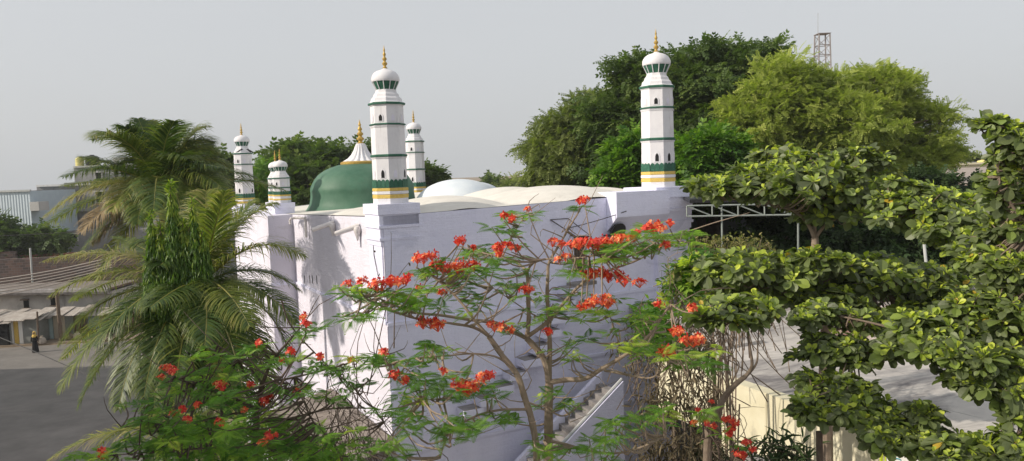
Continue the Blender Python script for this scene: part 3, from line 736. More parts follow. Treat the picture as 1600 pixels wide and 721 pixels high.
rel(s, (10, 26, 0)).build('back_wall', M['greyshut'], ca)
s = MB(); s.prism([(6.6, 28), (7.6, 26), (20, 25), (20, 33.8), (5.3, 35.2)], 0, ZT - .02); rel(s, (10, 26, 0)).build('floor', M['greyshut'], ca)

# brick stub wall, concrete walls at the back of the deck
def wall_px(name, x0, x1, ytop, Y, z0, mat, label, cat='wall', th=.25, Y2=None, group=None):
    Y2 = Y2 or Y; a = at(x0, ytop, Y); b = at(x1, ytop, Y2); d = (b - a)[:2]; n_ = np.linalg.norm(d); rz = math.atan2(d[1], d[0])
    s = MB(); s.box(0, n_, 0, th, 0, a[2] - z0)
    o = s.build(name, M[mat]); o.location = (a[0], a[1], z0); o.rotation_euler = (0, 0, rz); return tag(o, label, cat, group)
wall_px('brick_wall', 1290, 1415, 474, 19.6, 8.5, 'brickwash', 'whitewash-flaked red brick wall stub at the back of the cement roof', Y2=18.6)
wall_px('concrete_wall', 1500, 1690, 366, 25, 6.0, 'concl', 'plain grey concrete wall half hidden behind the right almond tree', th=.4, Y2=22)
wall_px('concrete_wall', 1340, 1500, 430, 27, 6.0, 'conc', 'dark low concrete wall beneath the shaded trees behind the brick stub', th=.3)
o = MB(); a = gp(1377, 735, 5.6); 
p0 = tw(-.85, -8.2); 
lp = empty('yellow_post', at(1377, 721, 12.0), 'thin lime yellow post in front of the cream building', 'post')
b0 = at(1377, 721, 12.0); s = MB(); s.box(-.02, .02, -.02, .02, -6, at(1377, 681, 12.0)[2] - b0[2]); s.build('shaft', M['lime'], lp); s = MB(); s.box(-.035, .035, -.035, .035, at(1377, 681, 12.0)[2] - b0[2], at(1377, 680, 12.0)[2] - b0[2] + .02); s.build('cap', M['lime'], lp)
# white banner on the cream wall with a few teal letters
bn0 = at(1383, 672, 11.9); bn1 = at(1480, 700, 11.3)
d = (bn1 - bn0)[:2]; rz = math.atan2(d[1], d[0]); n_ = np.linalg.norm(d)
bn = empty('banner', (bn0[0], bn0[1], bn0[2] - 1.4), 'white printed banner with teal letters below the large-leaved tree', 'banner', rz=rz)
s = MB(); s.box(0, n_ * 1.25, 0, .03, -1, 1.3); s.build('sheet', M['banner'], bn)
s = MB(); s.box(.0, .02, -.012, -.001, -1, 1.28); s.box(.02, n_ * 1.25, -.012, -.001, 1.24, 1.29); s.build('border', M['lime'], bn)
for (ch, px, py, Yq, sz) in (('o', 1394, 706, 11.84, .075), ('C', 1394, 722, 11.84, .16), ('A', 1438, 722, 11.56, .2), ('n', 1452, 722, 11.48, .12)):
    tcu = bpy.data.curves.new('letter', 'FONT'); tcu.body = ch; tcu.size = sz * 1.3; tcu.extrude = .004
    to = bpy.data.objects.new('letter', tcu); COL.objects.link(to); bpy.context.view_layer.update()
    dg = bpy.context.evaluated_depsgraph_get(); me = bpy.data.meshes.new_from_object(to.evaluated_get(dg)); bpy.data.objects.remove(to)
    me.materials.clear(); me.materials.append(M['tealink']); lo_ = bpy.data.objects.new('letter', me); COL.objects.link(lo_); lo_.parent = bn
    P = at(px, py, Yq); dd = (P - np.array([bn0[0], bn0[1], bn0[2] - 1.4])); xx = dd[0] * math.cos(rz) + dd[1] * math.sin(rz)
    lo_.location = (xx, -.012, dd[2] - .05); lo_.rotation_euler = (R(90), 0, 0)
# leaning white pole
s = MB(); a = at(1443, 372, 22); b = at(1449, 430, 22); s.tube([(b[0] + .05, b[1], 8), b, a], .045, 8); tag(s.build('pole', M['steelw']), 'thin leaning white pole sticking up between the trees at right', 'pole')

# ================================================================== DISTANT RIGHT
rb = at(1530, 300, 45)
def bldg_box(parent, mat, x0, x1, ytop, Y, dep, name='wall', z0=0, org=None, ybot=None):
    a = at(x0, ytop, Y); b = at(x1, ytop, Y); zt_ = a[2]; zb2 = z0 if ybot is None else at(x0, ybot, Y)[2]
    s = MB(); s.box(a[0], b[0], Y, Y + dep, zb2, zt_)
    return rel(s, org).build(name, M[mat], parent)
org = np.array([rb[0], 45, 0]); b1 = empty('warehouse', org, 'pale building with brown corrugated roof behind the right-hand trees', 'building')
bldg_box(b1, 'concl', 1518, 1700, 292, 45, 14, org=org)
s = MB(); p0 = at(1475, 284, 47); p1 = at(1700, 296, 44.6); zt_ = at(1518, 262, 58)[2]
ze = at(1518, 287, 45)[2]
s.face_list([(p0[0], 44.4, ze), (p1[0] + 4, 44.4, ze), (p1[0] + 4, 58, zt_), (p0[0], 58, zt_), (p0[0], 44.4, ze - .12), (p1[0] + 4, 44.4, ze - .12), (p1[0] + 4, 58, zt_ - .12), (p0[0], 58, zt_ - .12)], [(0, 1, 2, 3), (7, 6, 5, 4), (0, 4, 5, 1), (1, 5, 6, 2), (2, 6, 7, 3), (3, 7, 4, 0)])
rel(s, org).build('roof', M['roofsheet'], b1)
org = np.array([at(1540, 300, 60)[0], 60, 0]); b2 = empty('cream_building', org, 'long bright cream building with water tanks on it on the right skyline', 'building')
bldg_box(b2, 'cream2', 1440, 1720, 259, 60, 12, org=org)
bldg_box(b2, 'cream2', 1440, 1720, 257, 59.8, .25, name='parapet', org=org, ybot=260)
org = np.array([at(1480, 300, 75)[0], 75, 0]); b3 = empty('brown_building', org, 'low grey brown building on the skyline left of the yellow tanks', 'building')
bldg_box(b3, 'brickold', 1430, 1492, 251.5, 75, 10, org=org); bldg_box(b3, 'conc', 1492, 1530, 254, 75.5, 8, name='annex', org=org)
def tank(px, ytop, ybot, Y, wpx, mat, label, group=None):
    a = at(px, ytop, Y); b = at(px, ybot, Y); h = a[2] - b[2]; r = wpx / 2 * Y / F
    root = empty('water_tank', (b[0], b[1], b[2] - .02), label, 'water tank', group)
    pr = [(r * .97, 0)]; 
    for i in range(5): pr += [(r, h * (.05 + .15 * i)), (r, h * (.15 + .15 * i)), (r * .95, h * (.17 + .15 * i))]
    pr += [(r * .75, h * .88), (r * .35, h * .94)]
    s = MB(); s.lathe(pr, 24); s.build('drum', M[mat], root, smooth=True)
    s = MB(); s.lathe([(r * .33, h * .935), (r * .34, h * .99), (r * .2, h)], 16); s.build('lid', M[mat], root)
    return root
tank(1535, 249.5, 259, 62, 15, 'yellow', 'left of the two round yellow tanks on the cream building', 'yellow tanks on the right skyline')
tank(1552, 248, 258.6, 62, 15, 'yellow', 'right of the two round yellow tanks on the cream building', 'yellow tanks on the right skyline')
# lattice mast
pm = at(1285, 200, 120)
tw_ = empty('telecom_tower', (pm[0], 120, 0), 'tall rusty lattice telecom mast rising above the light green tree', 'tower')
ztop = at(1285, 54, 120)[2]; s = MB(); hw = .85
for (sx, sy) in ((-1, -1), (1, -1), (1, 1), (-1, 1)): s.tube([(sx * hw * 1.9, sy * hw * 1.9, 0), (sx * hw, sy * hw, ztop)], .12, 5)
zs = np.arange(12, ztop + .1, 1.55)
for i in range(len(zs) - 1):
    f0 = 1.9 - .9 * zs[i] / ztop; f1 = 1.9 - .9 * zs[i + 1] / ztop; c0 = [(sx * hw * f0, sy * hw * f0, zs[i]) for sx, sy in ((-1, -1), (1, -1), (1, 1), (-1, 1))]; c1 = [(sx * hw * f1, sy * hw * f1, zs[i + 1]) for sx, sy in ((-1, -1), (1, -1), (1, 1), (-1, 1))]
    for j in range(4): s.tube([c0[j], c0[(j + 1) % 4]], .06, 4); s.tube([c0[j], c1[(j + 1) % 4]], .05, 4)
s.build('lattice', M['ltower'], tw_)
for (dx, zt_, h) in ((-1.35, ztop - 7.2, 5), (-.8, ztop - 7, 4), (1.5, ztop - 6.6, 3.5), (1.9, ztop - 8, 3.6)):
    s = MB(); s.box(dx - .18, dx + .18, -1.4, -1.2, zt_ - h, zt_); s.tube([(dx, -1.3, zt_ - h / 2), (0, -.8, zt_ - h / 2)], .05, 4); s.build('antenna', M['steelw'], tw_)
s = MB(); s.box(-1.0, 1.0, -1.0, 1.0, ztop, ztop + .08); s.tube([(-.7, 0, ztop), (-.7, 0, ztop + 3.4)], .03, 4); s.build('top_platform', M['ltower'], tw_)

# ================================================================== DISTANT LEFT
org = np.array([at(120, 300, 100)[0], 100, 0]); gb = empty('apartment_building', org, 'unfinished grey concrete building of several floors behind the palms', 'building')
bldg_box(gb, 'conc', 57, 330, 292, 100, 14, org=org); bldg_box(gb, 'conc', 115, 205, 262, 101, 10, name='upper_floor', org=org)
bldg_box(gb, 'conc', 100, 116, 286, 101, 8, name='parapet', org=org); bldg_box(gb, 'concl', 56, 332, 289.5, 99.6, .4, name='parapet', org=org, ybot=292.5)
bldg_box(gb, 'concl', 114, 206, 259.8, 100.7, .4, name='parapet', org=org, ybot=262.5)
bldg_box(gb, 'conc', 90, 330, 362, 97, 3, name='lower_floor', org=org)
bldg_box(gb, 'conc', 57, 330, 329, 99.3, .8, name='floor_slab', org=org, ybot=333)
for (x0, x1, y0, y1, Y_) in ((108, 122, 366, 377, 96.9), (205, 222, 310, 328, 99.8), (232, 250, 308, 328, 99.8), (72, 84, 340, 356, 99.8), (150, 165, 300, 316, 99.8), (150, 160, 270, 282, 100.8)):
    a = at(x0, y0, Y_); b = at(x1, y1, Y_); s = MB(); s.box(a[0], b[0], Y_ - .25, Y_ + .08, b[2] - .1, b[2]); s.box(a[0] - .15, b[0] + .15, Y_ - .5, Y_ + .08, a[2], a[2] + .12)
    s.box(a[0] - .1, a[0], Y_ - .2, Y_ + .08, b[2], a[2]); s.box(b[0], b[0] + .1, Y_ - .2, Y_ + .08, b[2], a[2]); wq = rel(s, org).build('window', M['concl'], gb)
    s = MB(); s.box(a[0], b[0], Y_ - .04, Y_ + .05, b[2], a[2]); rel(s, org).build('opening', M['dark'], wq)
s = MB()
for x in (180, 191): a = at(x, 251, 101); s.box(a[0] - .25, a[0] + .25, 101, 101.5, a[2] - 2.6, a[2])
a = at(178, 251, 101); b = at(193, 251, 101); s.box(a[0] - .1, b[0] + .1, 100.9, 101.6, a[2], a[2] + .35); rel(s, org).build('roof_frame', M['concl'], gb)
tank(125, 245, 260, 102, 12, 'yellow', 'ribbed yellow tank on the roof of the grey concrete building', None)
tank(145, 242, 260, 102, 20, 'blackpl', 'black round tank beside the yellow one on the grey concrete building', None)
org = np.array([at(30, 300, 90)[0], 90, 0]); sb = empty('metal_shed', org, 'tall shed clad in pale blue metal sheets at the left edge', 'shed')
bldg_box(sb, 'bluesheet', -60, 46, 302, 90, 9.5, org=org); bldg_box(sb, 'steelw', -60, 46.5, 300, 89.8, .3, name='eave', org=org, ybot=303)
bldg_box(sb, 'brickold', 46.6, 57, 298, 92, 8, name='side_bay', org=org); bldg_box(sb, 'concl', 46, 60, 316, 89.5, 2, name='ledge', org=org, ybot=330)
org = np.array([at(357, 300, 110)[0], 110, 0]); rbk = empty('brick_building', org, 'unplastered red brick building behind the palm crown and far minaret', 'building')
bldg_box(rbk, 'brick', 338, 400, 262, 110, 12, org=org)
for y in (281, 296): bldg_box(rbk, 'concl', 337.5, 400.5, y, 109.7, .5, name='concrete_band', org=org, ybot=y + 2.2)
# brick compound walls at mid distance
wall_px('old_brick_wall', -60, 250, 409, 75, 0, 'brickold', 'long dark old brick wall standing above the street stalls', Y2=79, th=.5)
wall_px('old_brick_wall', 22, 130, 400, 82, 0, 'brickorange', 'orange brick wall showing above the long dark old wall', Y2=84, th=.4)
wall_px('old_brick_wall', -60, 24, 397, 80, 0, 'brickold', 'stepped dark brick wall end at the left edge under the trees', Y2=81, th=.5)
s = MB(); a = at(47, 388, 76); b = at(48, 409, 76); s.tube([(b[0], 76, 3), a], .09, 6); tag(s.build('pole', M['steelw']), 'short white pole standing over the dark old brick wall', 'pole')
# cluttered roof surface + old white wall behind stalls
org = np.array([at(60, 300, 67)[0], 67, 0]); ow = empty('old_house', org, 'aged whitewashed house with small dark windows behind the street stalls', 'house')
bldg_box(ow, 'oldwhite', -60, 175, 463, 68.5, 5, org=org)
a = at(-60, 459, 67.9); b = at(170, 455, 67.9); s = MB(); s.tube([a, b], .32, 8); rel(s, org).build('roof_beam', M['step'], ow); s = MB(); s.box(a[0], b[0], 68.2, 73.5, a[2] - .15, a[2] + .05); rel(s, org).build('roof', M['brickold'], ow)
for (x0, x1, y0, y1) in ((36.5, 45, 469, 481), (79, 87.5, 465, 477)):
    a = at(x0, y0, 68.45); b = at(x1, y1, 68.45); s = MB(); s.box(a[0] - .1, b[0] + .1, 68.1, 68.48, a[2], a[2] + .1); s.box(a[0] - .08, b[0] + .08, 68.3, 68.48, b[2] - .08, b[2]); wq = rel(s, org).build('window', M['wood'], ow)
    s = MB(); s.box(a[0], b[0], 68.42, 68.49, b[2], a[2]); rel(s, org).build('pane', M['dark'], wq)
rs = MB()
for i in range(60):
    x = random.uniform(-40, 170); P = at(x, random.uniform(420, 452), random.uniform(69, 74)); 
# stalls
def stall(name, label, x0, x1, ytop, ybot, Y, panels, roofm='tinroof', over=.4, dep=1.5):
    """panels: list of (xa,xb,mat,kind)"""
    o0 = at((x0 + x1) / 2, ybot, Y); org = np.array([o0[0], Y, 0]); root = empty(name, org, label, 'stall', 'stalls along the street')
    zt_ = at(x0, ytop, Y)[2]; a = at(x0, ytop, Y); b = at(x1, ytop, Y)
    s = MB(); s.box(a[0], b[0], Y + .25, Y + dep, 0, zt_ - .02); rel(s, org).build('body', M['greyshut'], root)
    for (xa, xb, mt, kd) in panels:
        p = at(xa, ytop, Y); q = at(xb, ytop, Y); s = MB(); s.box(p[0] + .01, q[0] - .01, Y - .001 * random.random(), Y + .24, .13, zt_ - .05)
        rel(s, org).build(kd, M[mt], root)
    s = MB(); x = a[0] - .3; 
    while x < b[0] + .2:
        w2 = random.uniform(.25, 1.1); zz = zt_ + random.uniform(-.08, .30); dy = random.uniform(-.25, .1)
        s.prism([(x, Y - over + dy), (x + w2, Y - over + dy), (x + w2 + .03, Y + dep), (x, Y + dep)], [zz - .12, zz - .12, zz + .3, zz + .3], [zz - .08, zz - .08, zz + .34, zz + .34]); x += w2 * .9
    rel(s, org).build('roof', M[roofm], root)
    return root
stall('street_stall', 'dark open stall at the left edge of the street row', -50, 12, 508, 544, 62, [(-50, -20, 'teal', 'panel'), (-19, 11, 'dark', 'doorway')], dep=4)
stall('street_stall', 'stall with white and yellow side cloths under a tattered tin roof', 14, 58, 500, 541, 62.4, [(14, 19.5, 'banner', 'cloth'), (20, 27, 'scarf', 'cloth'), (27.5, 34, 'banner', 'cloth'), (34.5, 57, 'greyshut', 'shutter')])
stall('street_stall', 'stall with a pale teal panel and beige boarding behind the leaning pole', 60, 98, 494, 535, 64, [(60, 69, 'greyshut', 'panel'), (70, 81, 'teal', 'panel'), (82, 98, 'beige', 'board')])
stall('street_stall', 'stall with a red-brown shutter and a dark doorway', 99, 132, 492, 528, 66, [(99, 107, 'dark', 'doorway'), (107.5, 127, 'brownred', 'shutter'), (127.5, 132, 'wood', 'pillar')])
stall('street_stall', 'light blue stall partly covered by the palm frond', 134, 162, 491, 524, 66.5, [(134, 154, 'teal', 'panel'), (155, 162, 'beige', 'board')])
stall('street_stall', 'beige boarded stall seen between the palm leaves', 166, 230, 489, 522, 67, [(166, 190, 'beige', 'board'), (191, 229, 'brownred', 'shutter')])
def poleobj(x0, y0, x1, y1, Y, r, label, mat='wood', arms=True):
    b = at(x1, y1, Y); a = at(x0, y0, Y); root = empty('utility_pole', (b[0], b[1], 0), label, 'utility pole')
    s = MB(); s.tube([np.array([0, 0, 0]), np.array([a[0] - b[0], a[1] - b[1], a[2]])], [r * 1.2, r], 8); s.build('shaft', M[mat], root)
    if arms:
        s = MB(); t = np.array([a[0] - b[0], a[1] - b[1], a[2]]); s.tube([t - [.6, 0, .5], t + [.6, 0, -.5]], .05, 5); s.build('crossarm', M['iron'], root)
poleobj(88, 452, 96, 534, 63, .14, 'leaning brown wooden pole in front of the beige boarded stall')
poleobj(58, 487, 60, 537, 62, .07, 'thin short pole beside the walking woman', arms=False)
# cart
c0 = at(146, 524, 64.3); ct = empty('bench', (c0[0], 64.3, 0), 'low dark bench in front of the light blue stall', 'bench')
s = MB(); s.box(-.55, .55, -.25, .25, .62, .78); s.build('seat', M['iron'], ct)
for (sx, sy) in ((-1, -1), (1, -1), (1, 1), (-1, 1)): s = MB(); s.box(sx * .48 - .04, sx * .48 + .04, sy * .2 - .04, sy * .2 + .04, .0, .62); s.build('leg', M['iron'], ct)
for (px, py, Yg, mt, lb) in ((66, 533, 63.2, 'tin', 'pale sack slumped beside the thin short pole'), (110, 527, 65.2, 'wood', 'brown sack leaning by the red-brown shutter'), (121, 526, 65.4, 'beige', 'light sack at the foot of the wooden pillar')):
    q = gp(px, py + 4, .12); sk = MB(); sk.lathe([(.02, 0), (.26, .01), (.33, .15), (.30, .38), (.20, .52), (.07, .58), (.12, .66), (.02, .66)], 12, mod=lambda a, z: 1 + .12 * np.sin(3 * a + z * 5)); o = sk.build('sack', M[mt], smooth=True); o.location = (q[0], q[1], .12); tag(o, lb, 'sack')
# overhead cables left
for i in range(6):
    y0 = 434 + i * 5.2; a = at(-60, y0 + 9, 56); b = at(175, 402 + i * 4.0, 58)
    cable('overhead_cable', [a, b], .05, 'wire', 'one of the pale overhead cables crossing in front of the dark old brick wall', 'pale overhead cables at left', sag=.25)
cable('overhead_cable', [at(-20, 520, 30), at(150, 592, 24), at(300, 700, 18)], .018, 'wired', 'single thin black cable hanging diagonally over the road')
cable('overhead_cable', [at(-60, 372, 70), at(120, 363, 72)], .03, 'wired', 'thin dark cable in front of the green trees at left')

# woman walking in the street
pf = gp(55.5, 551, 0.0); pr_ = empty('person', (pf[0], pf[1], 0.004), 'woman in a long black robe and yellow headscarf walking on the sunlit road', 'person', rz=R(12))
s = MB()
prof = [(.02, .0, 0), (.24, .03, 0), (.25, .12, 0), (.22, .45, 0), (.19, .8, 0), (.165, .98, .01), (.16, 1.1, .01), (.18, 1.25, .0), (.19, 1.34, 0), (.14, 1.40, 0), (.06, 1.43, 0), (.055, 1.48, 0), (.085, 1.53, .01), (.10, 1.60, .015), (.085, 1.68, .01), (.03, 1.72, .0)]
a = np.arange(20) * 2 * math.pi / 20; V = []
for (r, z, dy) in prof:
    fold = 1 + (.07 * np.sin(5 * a) if z < .9 and z > 0.02 else 0); sq = .68 if .9 < z < 1.45 else .82 if z <= .9 else 1.0
    V.append(np.stack([r * fold * np.cos(a), r * fold * sq * np.sin(a) - dy, np.full(20, z)], 1))
V = np.concatenate(V); n = len(prof); fs = [(i * 20 + j, i * 20 + (j + 1) % 20, (i + 1) * 20 + (j + 1) % 20, (i + 1) * 20 + j) for i in range(n - 1) for j in range(20)] + [tuple(range((n - 1) * 20, n * 20))]
s.face_list(V, fs)
for sx in (-1, 1): s.tube([(sx * .15, 0, 1.33), (sx * .23, .0, 1.12), (sx * .20, -.12, .95), (sx * .08, -.2, 1.0)], [.06, .055, .045, .035], 8, 3)
s.build('body', M['cloth'], pr_, smooth=True)
s = MB(); s.lathe([(.17, 1.26), (.19, 1.36), (.13, 1.44), (.105, 1.5), (.125, 1.60), (.11, 1.69), (.05, 1.745), (.01, 1.75)], 16, (0, .025, 0)); s.build('headscarf', M['scarf'], pr_, smooth=True)
s = MB(); s.lathe([(.01, 1.51), (.05, 1.53), (.065, 1.6), (.05, 1.66), (.01, 1.68)], 10, (0, -.075, 0)); s.build('face', M['skin'], pr_, smooth=True)
# crows on the far-left minaret cap
for (px, py, fl, lb) in ((374, 239.5, 1, 'small crow on the left of the far-left minaret cap'), (391, 239.5, -1, 'small crow perched on the right edge of the far-left minaret cap')):
    P = at(px, py, 41.6); cr = empty('crow', P, lb, 'bird')
    s = MB(); s.tube([(-.19 * fl, 0, .03), (-.1 * fl, 0, .07), (0, 0, .11), (.09 * fl, 0, .17), (.13 * fl, 0, .21), (.17 * fl, 0, .21), (.23 * fl, 0, .195)], [.015, .035, .06, .045, .04, .025, .004], 8, 3); s.tube([(.0, .02, .0), (0, .02, .09)], .008, 4); s.tube([(.0, -.02, .0), (0, -.02, .09)], .008, 4)
    s.build('body', M['crow'], cr, smooth=True)
# neighbouring blocks outside the frame at left; they shade the near road and shrubs
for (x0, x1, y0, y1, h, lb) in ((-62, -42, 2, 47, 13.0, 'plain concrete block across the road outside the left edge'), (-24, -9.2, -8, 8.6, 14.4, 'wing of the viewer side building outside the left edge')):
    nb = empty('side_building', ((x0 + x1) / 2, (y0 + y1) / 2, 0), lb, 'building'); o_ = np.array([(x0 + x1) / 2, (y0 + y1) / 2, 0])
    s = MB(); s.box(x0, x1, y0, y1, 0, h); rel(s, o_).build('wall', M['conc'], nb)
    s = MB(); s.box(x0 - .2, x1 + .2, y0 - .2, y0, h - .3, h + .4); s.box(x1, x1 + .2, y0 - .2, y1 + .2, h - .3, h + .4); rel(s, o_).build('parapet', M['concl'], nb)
# ================================================================== BACKGROUND TREES
bg_tree('feathery_tree', 'olive green feathery tree left of the right minaret', 'tree', [(888, 238, 56, 56), (862, 266, 34, 36), (925, 200, 48, 48), (905, 262, 60, 42), (938, 178, 22, 28)], 46, T_TAM, 'casu', .50, 260, 60, .85, 900, .45, inner=.4)
bg_tree('large_tree', 'tallest dark green tree behind the right minaret', 'tree', [(1100, 124, 66, 48), (1010, 150, 52, 60), (1165, 130, 50, 55), (1080, 175, 80, 60), (1185, 105, 28, 24), (985, 130, 26, 36), (1120, 200, 90, 50), (960, 225, 46, 60)], 44, T_BROAD, 'tamar', .42, 400, 64, .95, 1080, .3, inner=.4)
bg_tree('leafy_tree', 'bright green bushy tree just left of the right minaret', 'tree', [(985, 262, 30, 34), (965, 275, 22, 18), (1000, 235, 20, 25), (1010, 280, 30, 20)], 36, T_BROAD, 'mango', .5, 90, 30, .5, 985, .2)
bg_tree('leafy_tree', 'bright green leafy tree just right of the right minaret', 'tree', [(1100, 245, 42, 34), (1075, 262, 30, 30), (1135, 262, 36, 34), (1110, 290, 50, 24)], 34, T_BROAD, 'mango', .5, 150, 30, .5, 1110, .2)
bg_tree('neem_tree', 'wide light green neem tree under the lattice mast', 'tree', [(1215, 150, 52, 45), (1190, 200, 50, 60), (1290, 150, 55, 40), (1370, 150, 46, 36), (1410, 140, 22, 18), (1330, 205, 85, 60), (1415, 205, 52, 40), (1450, 225, 36, 24), (1470, 185, 12, 12), (1400, 250, 80, 36), (1250, 245, 70, 50), (1470, 235, 24, 14), (1240, 125, 22, 18)], 38, T_TAM, 'neem', .36, 460, 66, .80, 1310, .0, .4, inner=.4)
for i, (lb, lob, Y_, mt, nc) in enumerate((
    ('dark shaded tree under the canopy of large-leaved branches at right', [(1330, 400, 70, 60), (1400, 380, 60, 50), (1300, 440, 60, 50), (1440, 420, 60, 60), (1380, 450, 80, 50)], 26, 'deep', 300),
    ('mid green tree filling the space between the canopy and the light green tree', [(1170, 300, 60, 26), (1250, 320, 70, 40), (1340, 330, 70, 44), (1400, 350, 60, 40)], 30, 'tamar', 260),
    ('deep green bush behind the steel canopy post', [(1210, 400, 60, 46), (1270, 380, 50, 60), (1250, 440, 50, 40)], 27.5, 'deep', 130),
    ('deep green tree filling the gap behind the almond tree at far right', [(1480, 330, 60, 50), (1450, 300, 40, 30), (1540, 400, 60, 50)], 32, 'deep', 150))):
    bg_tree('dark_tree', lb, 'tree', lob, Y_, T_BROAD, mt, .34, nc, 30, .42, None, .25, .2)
bg_tree('dark_tree', 'dark green tree behind the green dome', 'tree', [(478, 262, 52, 36), (530, 250, 44, 26), (450, 285, 40, 40), (505, 290, 60, 40), (590, 255, 40, 28)], 68, T_BROAD, 'tamar', .8, 230, 26, 1.0, 490, .25)
bg_tree('pale_tree', 'paler small tree between the far-left minaret and the dark tree', 'tree', [(412, 288, 20, 30), (420, 310, 26, 26), (402, 300, 12, 20)], 60, T_NEEM, 'mango', .7, 50, 24, .8, 410, .3)
bg_tree('dark_tree', 'small dark tree beside the minaret behind the green dome', 'tree', [(672, 276, 14, 14), (664, 288, 16, 14), (682, 286, 12, 9)], 72, T_BROAD, 'tamar', .7, 36, 24, .6, 670, .25)
bg_tree('distant_tree', 'faint low tree on the skyline right of the pale dome', 'tree', [(765, 289, 16, 8), (775, 293, 12, 6)], 130, T_BROAD, 'tamar', 1.0, 24, 22, 1.0, 770, .2)
bg_tree('distant_tree', 'faint flat tree on the skyline just left of the feathery tree', 'tree', [(806, 288, 16, 7), (822, 292, 24, 8), (795, 292, 12, 5)], 120, T_BROAD, 'casu', 1.0, 34, 22, 1.0, 810, .2)
bg_tree('roadside_tree', 'bright green tree beneath the pale blue shed at left', 'tree', [(8, 374, 26, 22), (42, 380, 28, 16), (74, 378, 18, 16), (-18, 362, 26, 24), (54, 368, 12, 9), (20, 396, 50, 12)], 84, T_BROAD, 'tamar', .8, 170, 26, 1.1, 30, .25)
bg_tree('distant_tree', 'faint thin tree on the right skyline by the brown building', 'tree', [(1500, 247, 16, 6), (1492, 244, 8, 5), (1515, 250, 12, 5)], 95, T_BROAD, 'casu', .7, 30, 18, .6, 1500, .2)
bg_tree('dark_tree', 'dark crown behind the palm top near the brick building', 'tree', [(325, 262, 26, 20), (340, 258, 14, 8), (300, 285, 40, 30)], 55, T_BROAD, 'tamar', .7, 60, 24, .7, 320, .25)
# far belt of trees that closes the horizon
mb = MB(); n = 5200; ang_ = rng.uniform(-.62, .62, n); dist = rng.uniform(230, 420, n); hh = 5 + 4 * np.sin(ang_ * 23) + 2 * np.sin(ang_ * 71)
P = np.stack([np.sin(ang_) * dist, np.cos(ang_) * dist, rng.random(n) * np.clip(hh, 2.5, 11)], 1)
mb.scatter(T_BROAD[0], T_BROAD[1], frames(unit(n)) * rng.uniform(2.5, 4.5, n)[:, None, None], P)
tag(mb.build('far_woodland', L['tamar']), 'low dark belt of far trees along the horizon', 'woodland', kind='stuff')

# ================================================================== PALMS
def bez(a, b, c, n):
    t = np.linspace(0, 1, n)[:, None]; return (1 - t) ** 2 * a + 2 * t * (1 - t) * b + t * t * c
def frond(parent, base, a, b, c, Lmax, dry=False, hang=.9, yel=0., npair=100, stiff=1.0):
    P = bez(a, b, c, 26); mb = MB()
    n = npair; ts = np.linspace(.13, .995, n); seglen = np.linalg.norm(c - b) + np.linalg.norm(b - a)
    V = []; rn = []
    idx = ts * 25; i0 = np.minimum(idx.astype(int), 24); fr = (idx - i0)[:, None]
    Q = P[i0] * (1 - fr) + P[i0 + 1] * fr; T = P[i0 + 1] - P[i0]; T /= np.linalg.norm(T, axis=1)[:, None]
    UPV = np.tile([0, 0, 1.], (n, 1)); S = np.cross(T, UPV); S /= np.linalg.norm(S, axis=1)[:, None] + 1e-6
    Nn = np.cross(S, T)
    base_r = rng.random()
    for sg in (-1, 1):
        ln = Lmax * (np.sin(np.pi * np.clip(ts * .86 + .13, 0, 1)) ** .6) * rng.uniform(.88, 1.08, n)
        ln = np.where(rng.random(n) < .03, ln * .4, ln)
        D = S * sg * 1.0 + T * (.55 + .55 * ts)[:, None] + Nn * rng.normal(.22, .12, n)[:, None] + rng.normal(0, .07, (n, 3)); D /= np.linalg.norm(D, axis=1)[:, None]
        q = Q.copy(); d = D.copy(); wv = np.cross(d, Nn); wv /= np.linalg.norm(wv, axis=1)[:, None] + 1e-6
        pts = []
        ksg = 5; wid = [.55, 1.0, .85, .5, .06]; hg = hang * rng.uniform(.7, 1.4, n)
        for k in range(ksg):
            ww = .0145 * wid[k] * (Lmax / .8); pts += [q - wv * ww, q + wv * ww]
            q = q + d * (ln / (ksg - 1))[:, None]; d = d + np.array([0, 0, -1.]) * (hg * .36 * (.5 + .5 * k))[:, None]; d /= np.linalg.norm(d, axis=1)[:, None]
        V = np.stack(pts, 1)
        f = np.array([(2 * k, 2 * k + 2, 2 * k + 3, 2 * k + 1) for k in range(ksg - 1)])
        Fq = (f[None] + (np.arange(n) * 2 * ksg)[:, None, None]).reshape(-1, 4)
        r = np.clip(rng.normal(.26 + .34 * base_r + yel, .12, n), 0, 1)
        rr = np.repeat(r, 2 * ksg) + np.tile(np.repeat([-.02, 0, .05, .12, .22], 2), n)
        mb.add(V.reshape(-1, 3), Fq, np.clip(rr, 0, 1))
    rd_ = np.linspace(.035, .006, 26); k = mb.n; mb.tube(P, rd_, 5); mb.r[-1] = np.full(mb.n - k, .88)
    rel(mb, base).build('frond', L['palmd' if dry else 'palm'], parent)
